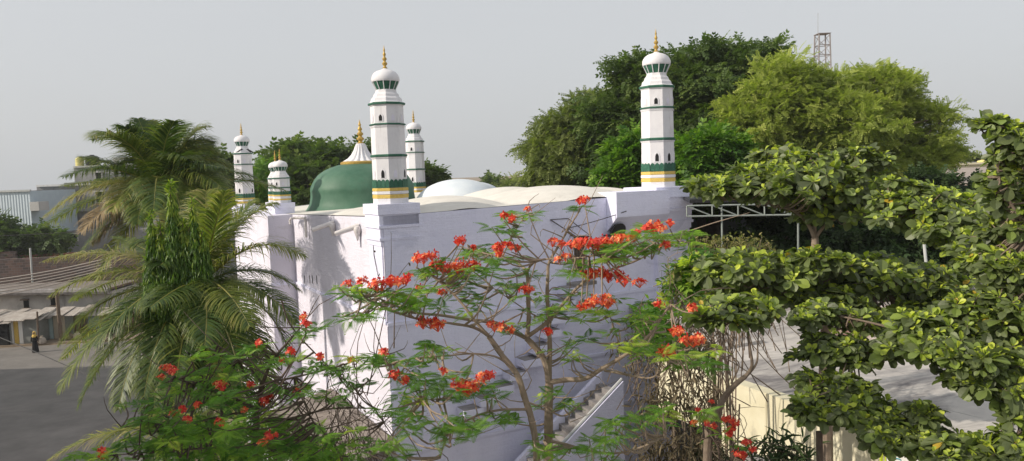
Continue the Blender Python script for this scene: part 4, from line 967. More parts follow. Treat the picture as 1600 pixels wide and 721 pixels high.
def palm(label, cpx, Y, fr, Lm, trunk_r=.16, lean=0., rnd_n=0, R_=3.6):
    c = at(cpx[0], cpx[1], Y); base = np.array([c[0] + lean, c[1] + .3, 0]); root = empty('coconut_palm', base, label, 'palm tree', 'coconut palms')
    s = MB(); k = 26; zs_ = np.linspace(0, 1, k); Pt = np.array([base + (c - base) * t + np.array([lean * .3 * math.sin(t * 3.1), 0, 0]) for t in zs_]); s.tube(Pt, [trunk_r * (1.25 - .45 * t) * (1 + .06 * (i % 2)) for i, t in enumerate(zs_)], 10)
    rel(s, base).build('trunk', M['barkp'], root, smooth=True)
    for f in fr:
        (mx, my), (tx, ty), dm, dt = f[:4]; kw = f[4] if len(f) > 4 else {}
        st_ = c + np.array([random.uniform(-.1, .1), random.uniform(-.1, .1), random.uniform(-.1, .2)])
        frond(root, base, st_, at(mx, my, Y + dm), at(tx, ty, Y + dt), kw.pop('L', Lm), **kw)
    for i in range(rnd_n):
        a = random.uniform(0, 2 * math.pi); el = random.uniform(.1, 1.3); rr = R_ * random.uniform(.8, 1.05)
        m_ = c + rr * .55 * np.array([math.cos(a) * math.cos(el), math.sin(a) * math.cos(el), math.sin(el) * 1.2])
        t_ = c + rr * np.array([math.cos(a) * (math.cos(el) * .9 + .2), math.sin(a) * (math.cos(el) * .9 + .2), math.sin(el) * .85 - .30])
        frond(root, base, c, m_, t_, Lm, hang=.8)
    # young spear, fibre and nuts at the crown
    s = MB()
    for j in range(7):
        a = j * 2.4; q = c + np.array([math.cos(a) * .22, math.sin(a) * .22, -.25 - .05 * (j % 3)]); pr = [(.02, -.13), (.09, -.08), (.115, 0), (.09, .09), (.02, .13)]; s.lathe(pr, 10, q)
    rel(s, base).build('coconut', L['mango'], root, smooth=True)
    return root
Y1 = 25.5
up_fr = [((238, 235), (216, 186), -.3, .6), ((240, 225), (232, 190), .5, 1.0), ((250, 225), (272, 190), 0, -.5), ((262, 228), (290, 196), .6, 1.2), ((285, 215), (336, 236), .3, .8), ((270, 240), (345, 262), -.9, -1.6),
    ((300, 240), (352, 300), -1, -2), ((292, 225), (322, 230), 1.2, 2), ((190, 255), (128, 246), -.3, -.6, dict(yel=.15)), ((165, 262), (70, 338), -.8, -1.6, dict(yel=.32)), ((205, 262), (150, 290), 1, 2), ((180, 300), (128, 362), -1.6, -2.6, dict(dry=True)),
    ((215, 255), (175, 330), -1.8, -3, dict(yel=.2)), ((228, 262), (215, 350), -2, -3.4), ((275, 262), (285, 350), -2, -3.6), ((290, 205), (318, 200), .4, .8), ((310, 225), (358, 262), .6, 1.2), ((215, 215), (196, 200), -.5, -.9), ((180, 275), (100, 290), .9, 1.6, dict(yel=.2)), ((315, 260), (368, 320), .4, .8), ((165, 290), (72, 352), .5, .4, dict(yel=.2)), ((245, 250), (240, 330), -2.4, -4), ((215, 230), (182, 262), 0, 0), ((300, 262), (335, 340), -1.2, -2), ((200, 320), (145, 380), -.6, -1.4, dict(dry=True)),
    ((200, 290), (122, 402), -1, -1.8, dict(yel=.15)), ((205, 330), (150, 440), -1.2, -2.0, dict(yel=.2)), ((300, 300), (350, 400), -1, -1.8), ((225, 240), (190, 215), 1.4, 2.2), ((255, 215), (250, 198), 1.5, 2.6)]
palm('taller coconut palm with its crown against the sky at left', (252, 300), Y1, up_fr, 1.15, rnd_n=9, R_=3.9)
Y2 = 17
lo_fr = [((395, 345), (476, 402), -.2, -.4, dict(yel=.25)), ((365, 335), (430, 318), .4, .8, dict(yel=.3)), ((340, 370), (398, 312), .8, 1.4, dict(yel=.2)), ((322, 350), (322, 300), .2, .4, dict(yel=.35)), ((330, 370), (352, 300), -.3, -.6, dict(yel=.25)), ((400, 420), (462, 505), -.6, -1.2),
    ((390, 390), (470, 455), .6, 1.2), ((205, 372), (68, 408), .2, .2, dict(yel=.45)), ((190, 392), (78, 462), -.3, -.6, dict(yel=.35)), ((200, 410), (115, 470), .8, 1.6, dict(yel=.2)), ((175, 455), (92, 612), -.9, -1.8), ((200, 460), (140, 600), .1, .2),
    ((215, 480), (185, 640), -1.3, -2.2), ((250, 470), (225, 620), -1.6, -2.8), ((285, 500), (270, 640), -1.9, -3), ((345, 470), (340, 640), -1.6, -2.4, dict(L=.5, yel=.4)), ((380, 470), (425, 610), -1, -1.8), ((360, 480), (385, 640), -1.6, -2.6),
    ((290, 380), (262, 330), .6, 1.2, dict(yel=.2)), ((260, 400), (180, 370), 1.2, 2.2), ((420, 440), (455, 560), .6, 1.0), ((300, 430), (235, 480), -2, -3.2), ((350, 430), (390, 510), -2, -3.0), ((330, 440), (320, 540), -2.4, -3.4), ((230, 430), (150, 540), -1.4, -2.2), ((180, 500), (122, 636), -.4, -.9), ((245, 530), (240, 655), -.9, -1.6), ((200, 440), (98, 562), .6, 1.0), ((350, 530), (305, 655), -1.2, -1.8), ((405, 480), (440, 636), .2, .4), ((165, 432), (92, 540), -.2, -.5), ((330, 530), (355, 650), -.6, -1.0), ((290, 510), (205, 590), .8, 1.2), ((390, 500), (410, 600), 1.0, 1.6)]
palm('nearer coconut palm with long drooping fronds beside the sunlit white wall', (308, 452), Y2, lo_fr, .90, rnd_n=4, R_=2.4)
palm('low young palm hanging over the road behind the red flowers', (372, 690), 13, [((210, 628), (72, 722), -.2, -.6, dict(yel=.25)), ((260, 600), (150, 700), .8, 1.4), ((300, 610), (230, 720), -1, -1.8), ((420, 620), (470, 720), .3, .6), ((350, 610), (330, 600), .6, 1.0)], .6, .1)

# ================================================================== ASHOKA (drooping column tree)
def ashoka():
    Y = 15.6; b = at(268, 500, Y); base = np.array([b[0], b[1], 0]); root = empty('ashoka_tree', base, 'narrow column tree with glossy hanging leaves and bright green tips between the palms', 'tree')
    spires = [(266, 283, 20, 170), (235, 330, 15, 115), (300, 310, 11, 110), (286, 345, 20, 125), (250, 350, 20, 125), (316, 362, 9, 100)]
    spires += [(random.uniform(225, 318), random.uniform(350, 430), random.uniform(7, 13), random.uniform(45, 90)) for _ in range(22)]
    mb = MB(); tr = MB()
    for (px, py, hwx, hgt) in spires:
        s = Y / F; top = at(px, py, Y); n = int(70 * hwx * (hgt / 100)); t = rng.random(n) ** .75
        r = hwx * s * np.clip(t * 1.15, .04, 1) ** .85 * rng.uniform(.55, 1.08, n); a = rng.uniform(0, 2 * np.pi, n)
        P = top + np.stack([r * np.cos(a), r * np.sin(a), -t * hgt * s * 1.2], 1)
        D = np.stack([np.cos(a) * .45, np.sin(a) * .45, -np.ones(n) * rng.uniform(.5, 1.5, n)], 1) + rng.normal(0, .15, (n, 3))
        tipy = t < .10; D[tipy, 2] = rng.uniform(-.6, .9, tipy.sum())
        rnd = np.clip(rng.normal(.44, .18, n) + np.where(t < .25, .35, 0) + np.where(rng.random(n) < .1, .25, 0), 0, 1)
        mb.scatter(T_LANCE[0], T_LANCE[1], frames(D, rng.normal(0, .5, n)) * rng.uniform(.10, .165, n)[:, None, None], P, rnd)
        tr.tube([base + [0, 0, 9], (top + base * [1, 1, 0] + [0, 0, 9]) / 2 * [1, 1, 1] - [0, 0, 0], top], [.05, .035, .008], 5)
    tr.tube([base, base + [0, 0, 9.2]], [.14, .09], 8)
    rel(mb, base).build('crown', L['ashoka'], root); rel(tr, base).build('trunk', M['bark'], root)
ashoka()

# ================================================================== FLAME TREES
def px_path(pts, Y0, Y1_=None, jit=0):
    n = len(pts); Y1_ = Y0 if Y1_ is None else Y1_
    return np.array([at(x, y, Y0 + (Y1_ - Y0) * i / (n - 1)) for i, (x, y) in enumerate(pts)])
def flower_cluster(root, base, P, size, n=16, orange=0.):
    mb = MB(); ctr = unit(n) * np.array([1.15, 1.0, .55]) * size * rng.uniform(.3, 1.0, n)[:, None]; ctr[:, 2] += size * .25
    for j in range(n):
        ax = ctr[j] / (np.linalg.norm(ctr[j]) + 1e-6) + np.array([0, 0, .5]) + rng.normal(0, .3, 3); ax /= np.linalg.norm(ax)
        rf = np.cross(ax, [.3, .5, .8]); rf /= np.linalg.norm(rf); rg = np.cross(ax, rf)
        aa = rng.uniform(0, 6.28) + np.arange(5) * 1.2566
        D = np.cos(aa)[:, None] * rf + np.sin(aa)[:, None] * rg + ax * .45
        r = np.clip(rng.normal(.38 + orange, .16, 5) + np.array([0, 0, 0, 0, .35]), 0, 1)
        mb.scatter(T_PET[0], T_PET[1], frames(D, None, np.tile(ax, (5, 1))) * (.033 * rng.uniform(.8, 1.2)), np.tile(P + ctr[j], (5, 1)), r)
    m2 = max(4, n // 3); bu = P + unit(m2) * size * .5 + [0, 0, size * .5]
    for q in bu: k = mb.n; mb.lathe([(.002, -.012), (.008, -.004), (.009, .006), (.002, .014)], 5, q); mb.r[-1] = np.full(mb.n - k, .1)
    for q in list(ctr) + [b_ - P for b_ in bu]: k = mb.n; mb.tube([P - [0, 0, size * .7], P + q], .0025, 3); mb.r[-1] = np.full(mb.n - k, .7)
    rel(mb, base).build('flower_cluster', L['petal'], root)
def flame_tree(name, label, base_px, Y, branches, patches, flowers, leaf=.30, twigs=60, bark='barkg', group=None):
    b = at(base_px[0], base_px[1], Y); base = np.array([b[0], b[1], 0]); root = empty(name, base, label, 'tree', group)
    tr = MB(); nodes = []
    for (pts, r0b, r1b, ya, yb) in branches:
        P = px_path(pts, ya, yb)
        if r0b > .045: P[0] = P[0]
        Ps, rs_ = spline(P, np.linspace(r0b, r1b, len(P)), 5); rs_ = rs_ * (1 + .06 * np.sin(np.arange(len(rs_)) * 1.7)); tr.tube(Ps, rs_, 7)
        nodes.append(Ps[len(Ps) // 4:])
    nodes = np.concatenate(nodes)
    # stem down to the ground
    for (pts, r0b, r1b, ya, yb) in branches:
        if pts[0][1] >= 719: p = at(pts[0][0], pts[0][1], ya); tr.tube([np.array([p[0] * .4 + base[0] * .6, base[1], 0]), (p + base) / 2 * [1, 1, 0] + [0, 0, p[2] * .5], p], [r0b * 1.8, r0b * 1.3, r0b], 8, 4)
    mb = MB()
    for (px, py, rx, ry, n, yd) in patches:
        ox = rng.normal(0, .5, n); oy = rng.normal(0, .5, n); ph = np.clip(np.hypot(ox, oy), .01, 9); sc = np.minimum(1, 1.15 / ph)
        PX = px + ox * sc * rx; PY = py + oy * sc * ry
        # leaves sit in whorls of 4-6 at shoot ends
        k = 5; m_ = max(1, n // k)
        C = np.array([at(PX[i], PY[i], yd + rng.normal(0, .45)) for i in range(m_)])
        cc = at(px, py, yd)
        for c in C:
            kk = rng.integers(4, 7); a = rng.uniform(0, 6.28) + np.arange(kk) * 6.28 / kk + rng.normal(0, .25, kk)
            out = c - cc; out[2] = 0; out /= np.linalg.norm(out) + .3
            D = np.stack([np.cos(a), np.sin(a), rng.normal(.18, .22, kk)], 1) + out * .45
            s = leaf * rng.uniform(.65, 1.15, kk) * (1 if rng.random() < .8 else .6)
            rr = np.clip(rng.normal(.42, .15) + rng.normal(0, .1, kk) + (.35 if rng.random() < .13 else 0), 0, 1)
            mb.scatter(T_GUL[0], T_GUL[1], frames(D, rng.normal(0, .35, kk)) * s[:, None, None], np.tile(c, (kk, 1)), rr)
            dd = nodes - c; j = np.argmin((dd ** 2).sum(1) + 1.2 * np.clip(dd[:, 2] + .05, 0, 9) ** 2); q = nodes[j]
            mid = (q + c) / 2 + np.array([0, 0, -.12 * np.linalg.norm(q - c)]) + rng.normal(0, .04, 3)
            tr.tube([q, mid, c], [.013, .009, .005], 4, 3)
    rel(mb, base).build('crown', L['gul'], root)
    fl2 = []
    for f in flowers:
        if f[2] >= 18:
            for q in (-1, 0, 1)[:2 if f[2] < 25 else 3]: fl2.append((f[0] + q * f[2] * .42 + random.uniform(-3, 3) + f[2] * .2 * (f[2] < 25), f[1] + random.uniform(-6, 6), f[2] * .70) + tuple(f[3:]))
        else: fl2.append((f[0], f[1], f[2] * .85) + tuple(f[3:]))
    for f in fl2[:99]:
        px, py, sz = f[:3]; yd = f[3] if len(f) > 3 else Y; c = at(px, py + 2, yd + random.uniform(-.2, .2) - .35); orange = f[4] if len(f) > 4 else random.choice((0, 0, .12, .3))
        flower_cluster(root, base, c, sz * .0046, max(4, int(sz * .75)), orange)
        dd = nodes - c; j = np.argmin((dd ** 2).sum(1)); tr.tube([nodes[j], (nodes[j] + c) / 2 + [0, 0, -.05], c - [0, 0, .05]], [.010, .008, .005], 4, 3)
    # bare twigs
    for i in range(twigs):
        q = nodes[rng.integers(len(nodes))]; d = unit(1)[0]; d[2] = abs(d[2]) * .8; l = rng.uniform(.2, .8)
        tr.tube([q, q + d * l * .5 + rng.normal(0, .05, 3), q + d * l + rng.normal(0, .08, 3)], [.007, .005, .002], 4, 2)
    rel(tr, base).build('trunk', M[bark], root, smooth=True)
    return root
YC = 8.3
B = [([(857, 726), (857, 660), (858, 600)], .052, .050, YC, YC), ([(858, 600), (852, 566), (838, 545), (823, 529)], .040, .036, YC, YC), ([(823, 529), (800, 518), (775, 505), (735, 500), (690, 493), (645, 488), (600, 470), (560, 452)], .026, .007, YC, YC - 1.0),
     ([(823, 529), (826, 500), (825, 460), (825, 440), (823, 423)], .028, .020, YC, YC), ([(823, 423), (806, 410), (785, 402), (760, 397), (736, 390), (715, 384)], .017, .005, YC, YC + .7), ([(824, 424), (832, 412), (848, 406), (875, 404), (905, 403), (940, 398)], .016, .005, YC, YC - .6),
     ([(858, 600), (859, 540), (857, 500), (855, 460), (856, 430), (858, 410), (872, 386), (886, 362), (900, 338), (910, 322)], .030, .006, YC, YC + .3), ([(858, 598), (885, 594), (914, 592), (940, 577), (969, 560), (994, 543), (1019, 520), (1034, 496), (1048, 476)], .034, .009, YC, YC - .6),
     ([(944, 579), (970, 584), (994, 589), (1019, 590), (1044, 572), (1056, 548)], .016, .005, YC, YC - .6), ([(823, 527), (856, 503), (880, 475), (900, 452), (925, 434), (960, 432)], .026, .009, YC, YC - .2),
     ([(925, 434), (960, 420), (1000, 405), (1040, 380), (1075, 362)], .014, .006, YC - .1, YC - .3), ([(856, 503), (830, 490), (800, 470), (770, 450)], .010, .004, YC, YC + .5),
     ([(839, 726), (837, 690), (829, 650), (820, 622), (808, 586), (785, 556), (764, 526)], .040, .030, YC - .5, YC - .5), ([(764, 526), (745, 505), (722, 475), (700, 452), (675, 432), (650, 418)], .020, .006, YC - .5, YC - .2), ([(764, 526), (740, 512), (700, 505), (650, 498), (602, 482), (565, 462)], .018, .006, YC - .5, YC - 1.2),
     ([(829, 640), (805, 640), (780, 641), (750, 648), (722, 662), (700, 680), (688, 715)], .017, .006, YC - .5, YC - .9), ([(808, 586), (780, 560), (740, 553), (700, 556), (650, 560), (610, 570)], .013, .005, YC - .5, YC - 1.0), ([(862, 690), (885, 695), (927, 706), (969, 708), (1010, 696), (1040, 680)], .018, .007, YC - .3, YC - .8),
     ([(740, 553), (730, 590), (700, 620), (660, 625)], .010, .004, YC - .7, YC - 1.0), ([(857, 640), (875, 650), (890, 648)], .012, .006, YC, YC - .3), ([(785, 402), (800, 370), (815, 345), (825, 330)], .009, .003, YC + .2, YC + .3), ([(969, 560), (965, 530), (955, 500), (945, 475)], .010, .004, YC - .2, YC - .2)]
PT = [(570, 457, 40, 14, 60, YC - 1.1), (640, 470, 55, 18, 80, YC - .8), (550, 495, 26, 12, 24, YC - 1.1), (715, 430, 45, 22, 75, YC), (745, 392, 26, 22, 45, YC + .4), (795, 362, 24, 26, 55, YC + .3), (665, 425, 26, 16, 34, YC), (720, 470, 50, 22, 55, YC - .3), (826, 338, 10, 14, 10, YC + .3), (912, 322, 9, 6, 7, YC + .2),
      (800, 440, 50, 32, 60, YC + .1), (770, 410, 40, 20, 45, YC), (960, 392, 50, 18, 110, YC - .3), (1030, 375, 42, 20, 100, YC - .4), (1070, 372, 16, 16, 30, YC - .3), (905, 415, 30, 14, 35, YC), (870, 470, 40, 26, 40, YC), (930, 480, 40, 20, 45, YC - .2), (1000, 500, 34, 26, 45, YC - .3), (1040, 545, 40, 24, 60, YC - .6), (985, 540, 40, 26, 40, YC - .2),
      (620, 560, 40, 16, 40, YC - 1.), (690, 545, 45, 14, 35, YC - .8), (640, 600, 44, 16, 44, YC - 1.), (700, 600, 50, 22, 50, YC - 1.0), (650, 650, 46, 22, 60, YC - 1.0), (705, 670, 44, 22, 44, YC - 1.0), (760, 610, 28, 12, 22, YC - .8), (780, 660, 28, 16, 22, YC - .8), (870, 632, 30, 16, 30, YC - .3), (855, 700, 40, 22, 46, YC - .5), (990, 668, 46, 22, 60, YC - .8), (1030, 640, 30, 18, 30, YC - .7),
      (900, 540, 40, 20, 26, YC + .2), (830, 500, 50, 16, 28, YC), (600, 700, 50, 20, 36, YC - 1.1), (1090, 560, 30, 20, 30, YC - .6), (880, 560, 40, 18, 24, YC), (960, 700, 60, 14, 30, YC - .8)]
FL = [(565, 440, 16, YC - 1.1), (545, 442, 12, YC - 1.1), (598, 441, 26, YC - 1.0), (628, 440, 22, YC - .9), (662, 402, 26), (690, 414, 26), (724, 419, 30), (718, 380, 22), (740, 386, 14), (783, 386, 22), (800, 382, 18), (794, 339, 18), (826, 326, 9), (781, 396, 12), (912, 313, 18), (870, 384, 20), (822, 456, 20), (672, 508, 26, YC - .8), (692, 580, 12, YC - .9), (625, 587, 22, YC - 1.1), (728, 604, 28, YC - 1), (763, 591, 20, YC - 1),
      (778, 511, 24, YC - .2), (798, 515, 14), (893, 382, 16), (918, 378, 26, YC - .3), (942, 378, 26, YC - .3), (966, 374, 22, YC - .3, .4), (995, 364, 18, YC - .4), (1015, 358, 20, YC - .4), (1030, 353, 18, YC - .4, .4), (1047, 349, 14, YC - .4), (930, 424, 28, YC - .2), (962, 434, 28, YC - .2), (938, 470, 26, YC - .4, .4), (912, 476, 18, YC - .3), (1000, 441, 16, YC - .4), (1042, 547, 24, YC - .7, .3), (1056, 521, 20, YC - .7, .3), (1082, 532, 26, YC - .7, .3), (1030, 474, 14, YC - .5), (1083, 480, 14, YC - .7, .3), (855, 518, 14), (880, 400, 18, YC, .4), (690, 456, 12), (655, 448, 14), (600, 548, 10, YC - 1.), (1040, 382, 14, YC - .4)]
flame_tree('flame_tree', 'open-branched tree with red-orange flowers in front of the lavender wall', (850, 721), YC, B, [(a, b, c, d, int(n * 1.15), y) for a, b, c, d, n, y in PT], FL, .205, 90, group='flame trees in front of the mosque')
YL = 8.0
B2 = [([(405, 730), (400, 680), (402, 640), (410, 600)], .035, .030, YL, YL), ([(410, 600), (425, 565), (445, 540), (470, 512), (478, 502)], .02, .005, YL, YL + .3), ([(402, 640), (370, 625), (340, 612), (300, 600), (270, 590)], .02, .005, YL, YL - .3), ([(402, 640), (350, 650), (300, 660), (240, 662), (190, 668)], .018, .005, YL, YL - .4), ([(400, 660), (450, 655), (510, 640), (560, 638), (600, 640)], .016, .004, YL, YL - .2),
      ([(410, 600), (460, 590), (520, 575), (570, 560), (600, 556)], .014, .004, YL, YL), ([(410, 600), (390, 575), (370, 560), (340, 540)], .013, .004, YL, YL + .3), ([(400, 700), (340, 700), (260, 705), (170, 712)], .014, .004, YL, YL - .6), ([(540, 735), (520, 690), (490, 660), (470, 620), (440, 590)], .014, .004, YL - .4, YL - .3), ([(440, 470), (455, 510), (500, 560), (545, 600), (585, 640), (600, 660)], .010, .004, YL + .2, YL + .2)]
PT2 = [(480, 518, 22, 18, 24, YL + .3), (440, 560, 50, 22, 60, YL + .1), (390, 560, 40, 20, 40, YL + .2), (350, 575, 50, 20, 60, YL), (300, 610, 60, 24, 80, YL - .2), (350, 630, 60, 24, 80, YL - .2), (230, 640, 50, 16, 44, YL - .4), (210, 700, 70, 20, 80, YL - .6), (300, 680, 70, 26, 110, YL - .5), (400, 670, 70, 30, 110, YL - .3), (470, 620, 60, 26, 80, YL), (530, 580, 50, 16, 60, YL), (500, 690, 70, 24, 80, YL - .3), (420, 710, 80, 18, 70, YL - .6), (320, 550, 40, 14, 30, YL + .2), (580, 560, 30, 14, 26, YL), (250, 670, 60, 22, 60, YL - .5), (130, 712, 40, 12, 24, YL - .8), (560, 600, 30, 12, 14, YL), (430, 610, 60, 30, 70, YL)]
FL2 = [(478, 500, 18, YL + .3), (405, 535, 12, YL + .2), (440, 562, 12, YL + .2), (456, 548, 14, YL + .2), (345, 605, 18, YL - .1), (265, 577, 18, YL), (252, 589, 12, YL), (417, 624, 20, YL - .2), (419, 685, 20, YL - .5), (270, 645, 12, YL - .4), (285, 638, 10, YL - .4), (343, 658, 14, YL - .4), (292, 655, 12, YL - .4), (162, 712, 10, YL - .8), (157, 703, 9, YL - .8), (500, 556, 12, YL), (463, 610, 10, YL), (390, 600, 10, YL), (310, 632, 9, YL - .2), (550, 560, 10, YL), (380, 640, 9, YL)]
flame_tree('flame_tree', 'low dense flame tree with scattered red flowers at the bottom left', (405, 721), YL, B2, [(a, b, c, d, int(n * 1.1), y) for a, b, c, d, n, y in PT2], FL2, .19, 70, 'barkd', 'flame trees in front of the mosque')
YR = 9.5
B3 = [([(1125, 735), (1122, 700), (1110, 680), (1098, 662)], .016, .006, YR, YR), ([(1145, 735), (1143, 690), (1140, 655)], .014, .005, YR, YR), ([(1160, 735), (1165, 705), (1168, 690)], .012, .004, YR, YR)]
flame_tree('flame_tree', 'small shrub with deep red flowers in front of the cream building', (1135, 721), YR, B3, [(1105, 650, 22, 10, 10, YR), (1140, 690, 22, 12, 10, YR), (1110, 685, 20, 16, 12, YR)], [(1140, 650, 20, YR, 0), (1145, 664, 20, YR, 0), (1138, 676, 16, YR, 0), (1165, 690, 14, YR, 0), (1158, 704, 20, YR, 0), (1175, 702, 14, YR, 0), (1085, 660, 14, YR, 0), (1105, 660, 12, YR, 0), (1115, 665, 14, YR, 0), (1092, 640, 8, YR, 0), (1112, 627, 8, YR, 0), (1160, 712, 14, YR, 0)], .24, 16, 'barkd', 'flame trees in front of the mosque')

# ================================================================== INDIAN ALMOND TREES (large leaves in whorls)
def almond(name, label, base_px, Y, layers, trunk, limbs, leaf, bark='barkg', group='large-leaved almond trees at right', dens=1.0):
    b = at(base_px[0], base_px[1], Y); base = np.array([b[0], b[1], 0]); root = empty(name, base, label, 'tree', group)
    tr = MB(); nodes = []
    P = px_path(trunk[0], trunk[3], trunk[4]); P = np.concatenate([[np.array([P[0][0], P[0][1], 0.])], P]); tr.tube(P, np.linspace(trunk[1] * 1.2, trunk[2], len(P)), 9, 4); nodes.append(P[1:])
    for (pts, ra, rb2, ya, yb) in limbs:
        P = px_path(pts, ya, yb); Ps, rs_ = spline(P, np.linspace(ra, rb2, len(P)), 5); tr.tube(Ps, rs_, 7); nodes.append(Ps)
    nodes = np.concatenate(nodes); mb = MB()
    for (px, py, rx, ry, n, yd) in layers:
        n = int(n * dens)
        n = int(n * dens); s = yd / F; c = at(px, py, yd); d = unit(n); rr = rng.random(n) ** .45; d2 = d * rr[:, None]
        low = d2[:, 2] < -.2; d2[low, 2] *= .7
        C = c + d2 * np.array([rx * s, min(rx * s * .8, 1.6), ry * s])
        ns = max(2, n // 9); sub = unit(ns) * np.array([rx * s, min(rx * s * .8, 1.6), ry * s * .85]) * rng.uniform(.5, 1.05, ns)[:, None]; pick = rng.integers(0, ns, n)
        sz_ = rng.uniform(.18, .42, ns)[pick][:, None]; C = np.where((rng.random(n) < .68)[:, None], c + sub[pick] + unit(n) * sz_ * np.array([1, .9, .42]) * min(1, rx * s), C)
        for q, dn in zip(C, d2):
            k = rng.integers(8, 12); ax = np.array([dn[0] * .5, dn[1] * .6 - .18, .8 + dn[2] * .3]) + rng.normal(0, .22, 3); ax /= np.linalg.norm(ax)
            rf = np.cross(ax, [.2, .9, .1]); rf /= np.linalg.norm(rf); rg = np.cross(ax, rf)
            a = np.arange(k) * 2.399 + rng.uniform(0, 6.28); el = np.where(np.arange(k) < 6, rng.normal(-.05, .22, k), rng.normal(.75, .25, k))
            D = (np.cos(a)[:, None] * rf + np.sin(a)[:, None] * rg) * np.cos(el)[:, None] + ax * np.sin(el)[:, None]
            sz = leaf * np.where(np.arange(k) < 6, rng.uniform(.65, 1.3, k), rng.uniform(.4, .8, k)) * rng.uniform(.7, 1.25)
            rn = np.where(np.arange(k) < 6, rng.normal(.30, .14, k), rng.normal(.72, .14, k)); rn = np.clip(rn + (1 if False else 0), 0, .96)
            rn = np.where(rng.random(k) < .004, 1.0, rn)
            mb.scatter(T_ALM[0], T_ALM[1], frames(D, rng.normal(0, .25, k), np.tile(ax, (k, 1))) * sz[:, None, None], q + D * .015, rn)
            dd = nodes - q; j = np.argmin((dd ** 2).sum(1)); p0_ = nodes[j]; L0 = np.linalg.norm(p0_ - q)
            if L0 < .05: continue
            tr.tube([p0_, (p0_ + q) / 2 + [0, 0, -.10 * L0] + rng.normal(0, .05, 3), q - ax * .0], [.012 + .006 * min(L0, 2), .010, .006], 4, 3)
    rel(mb, base).build('crown', L['almond'], root); rel(tr, base).build('trunk', M[bark], root, smooth=True)
YA = 13.2
almond('almond_tree', 'large-leaved almond tree with a tan trunk and tiers of leaves over the steel canopy', (1278, 721), YA,
    [(1115, 292, 40, 18, 26, YA + .3), (1380, 262, 20, 22, 10, YA), (1250, 290, 105, 42, 130, YA), (1180, 288, 60, 18, 46, YA), (1300, 320, 70, 30, 60, YA), (1330, 250, 40, 22, 30, YA), (1215, 250, 40, 24, 26, YA + .5), (1150, 290, 50, 12, 26, YA), (1345, 305, 40, 18, 24, YA), (1260, 262, 60, 22, 34, YA),
     (1150, 425, 75, 22, 70, YA - 1), (1250, 420, 70, 26, 76, YA - 1), (1330, 440, 70, 30, 70, YA - .5), (1420, 445, 70, 30, 70, YA), (1480, 470, 60, 24, 46, YA - .4), (1210, 450, 90, 22, 50, YA - .6), (1120, 410, 40, 14, 18, YA - .8), (1380, 420, 50, 22, 36, YA + .4), (1400, 500, 60, 22, 26, YA - .5), (1430, 300, 40, 20, 20, YA), (1300, 470, 60, 20, 30, YA - 1)],
    ([(1292, 721), (1288, 600), (1290, 520), (1288, 470), (1277, 430), (1273, 372)], .10, .065, YA, YA),
    [([(1273, 374), (1262, 350), (1240, 330), (1200, 318), (1150, 305)], .04, .012, YA, YA), ([(1273, 374), (1290, 352), (1320, 335), (1350, 320)], .036, .012, YA, YA), ([(1273, 374), (1272, 330), (1262, 290), (1240, 262)], .034, .012, YA, YA + .3), ([(1280, 440), (1240, 442), (1190, 440), (1120, 428)], .036, .01, YA, YA - 1), ([(1286, 470), (1340, 452), (1400, 450), (1480, 468)], .04, .012, YA, YA), ([(1280, 350), (1300, 300), (1325, 262)], .025, .01, YA, YA)], .185, dens=1.5)
YM = 9.6
almond('almond_tree', 'slender forked almond tree with one small tier of leaves before the cement roof', (1130, 721), YM,
    [(1140, 492, 62, 16, 34, YM), (1185, 488, 30, 18, 16, YM), (1105, 495, 30, 12, 12, YM), (1150, 470, 60, 12, 16, YM + .6)],
    ([(1105, 735), (1122, 690), (1120, 660), (1128, 628), (1145, 605), (1165, 588)], .055, .032, YM, YM),
    [([(1165, 588), (1175, 572), (1172, 545), (1168, 515), (1178, 495)], .026, .010, YM, YM), ([(1165, 590), (1182, 568), (1184, 540), (1186, 505)], .018, .006, YM, YM), ([(1143, 735), (1142, 680), (1140, 620), (1135, 570), (1130, 520), (1128, 500)], .018, .010, YM + .1, YM + .1), ([(1142, 600), (1155, 570), (1140, 555)], .012, .005, YM, YM)], .16, 'bark')
YE = 8.6
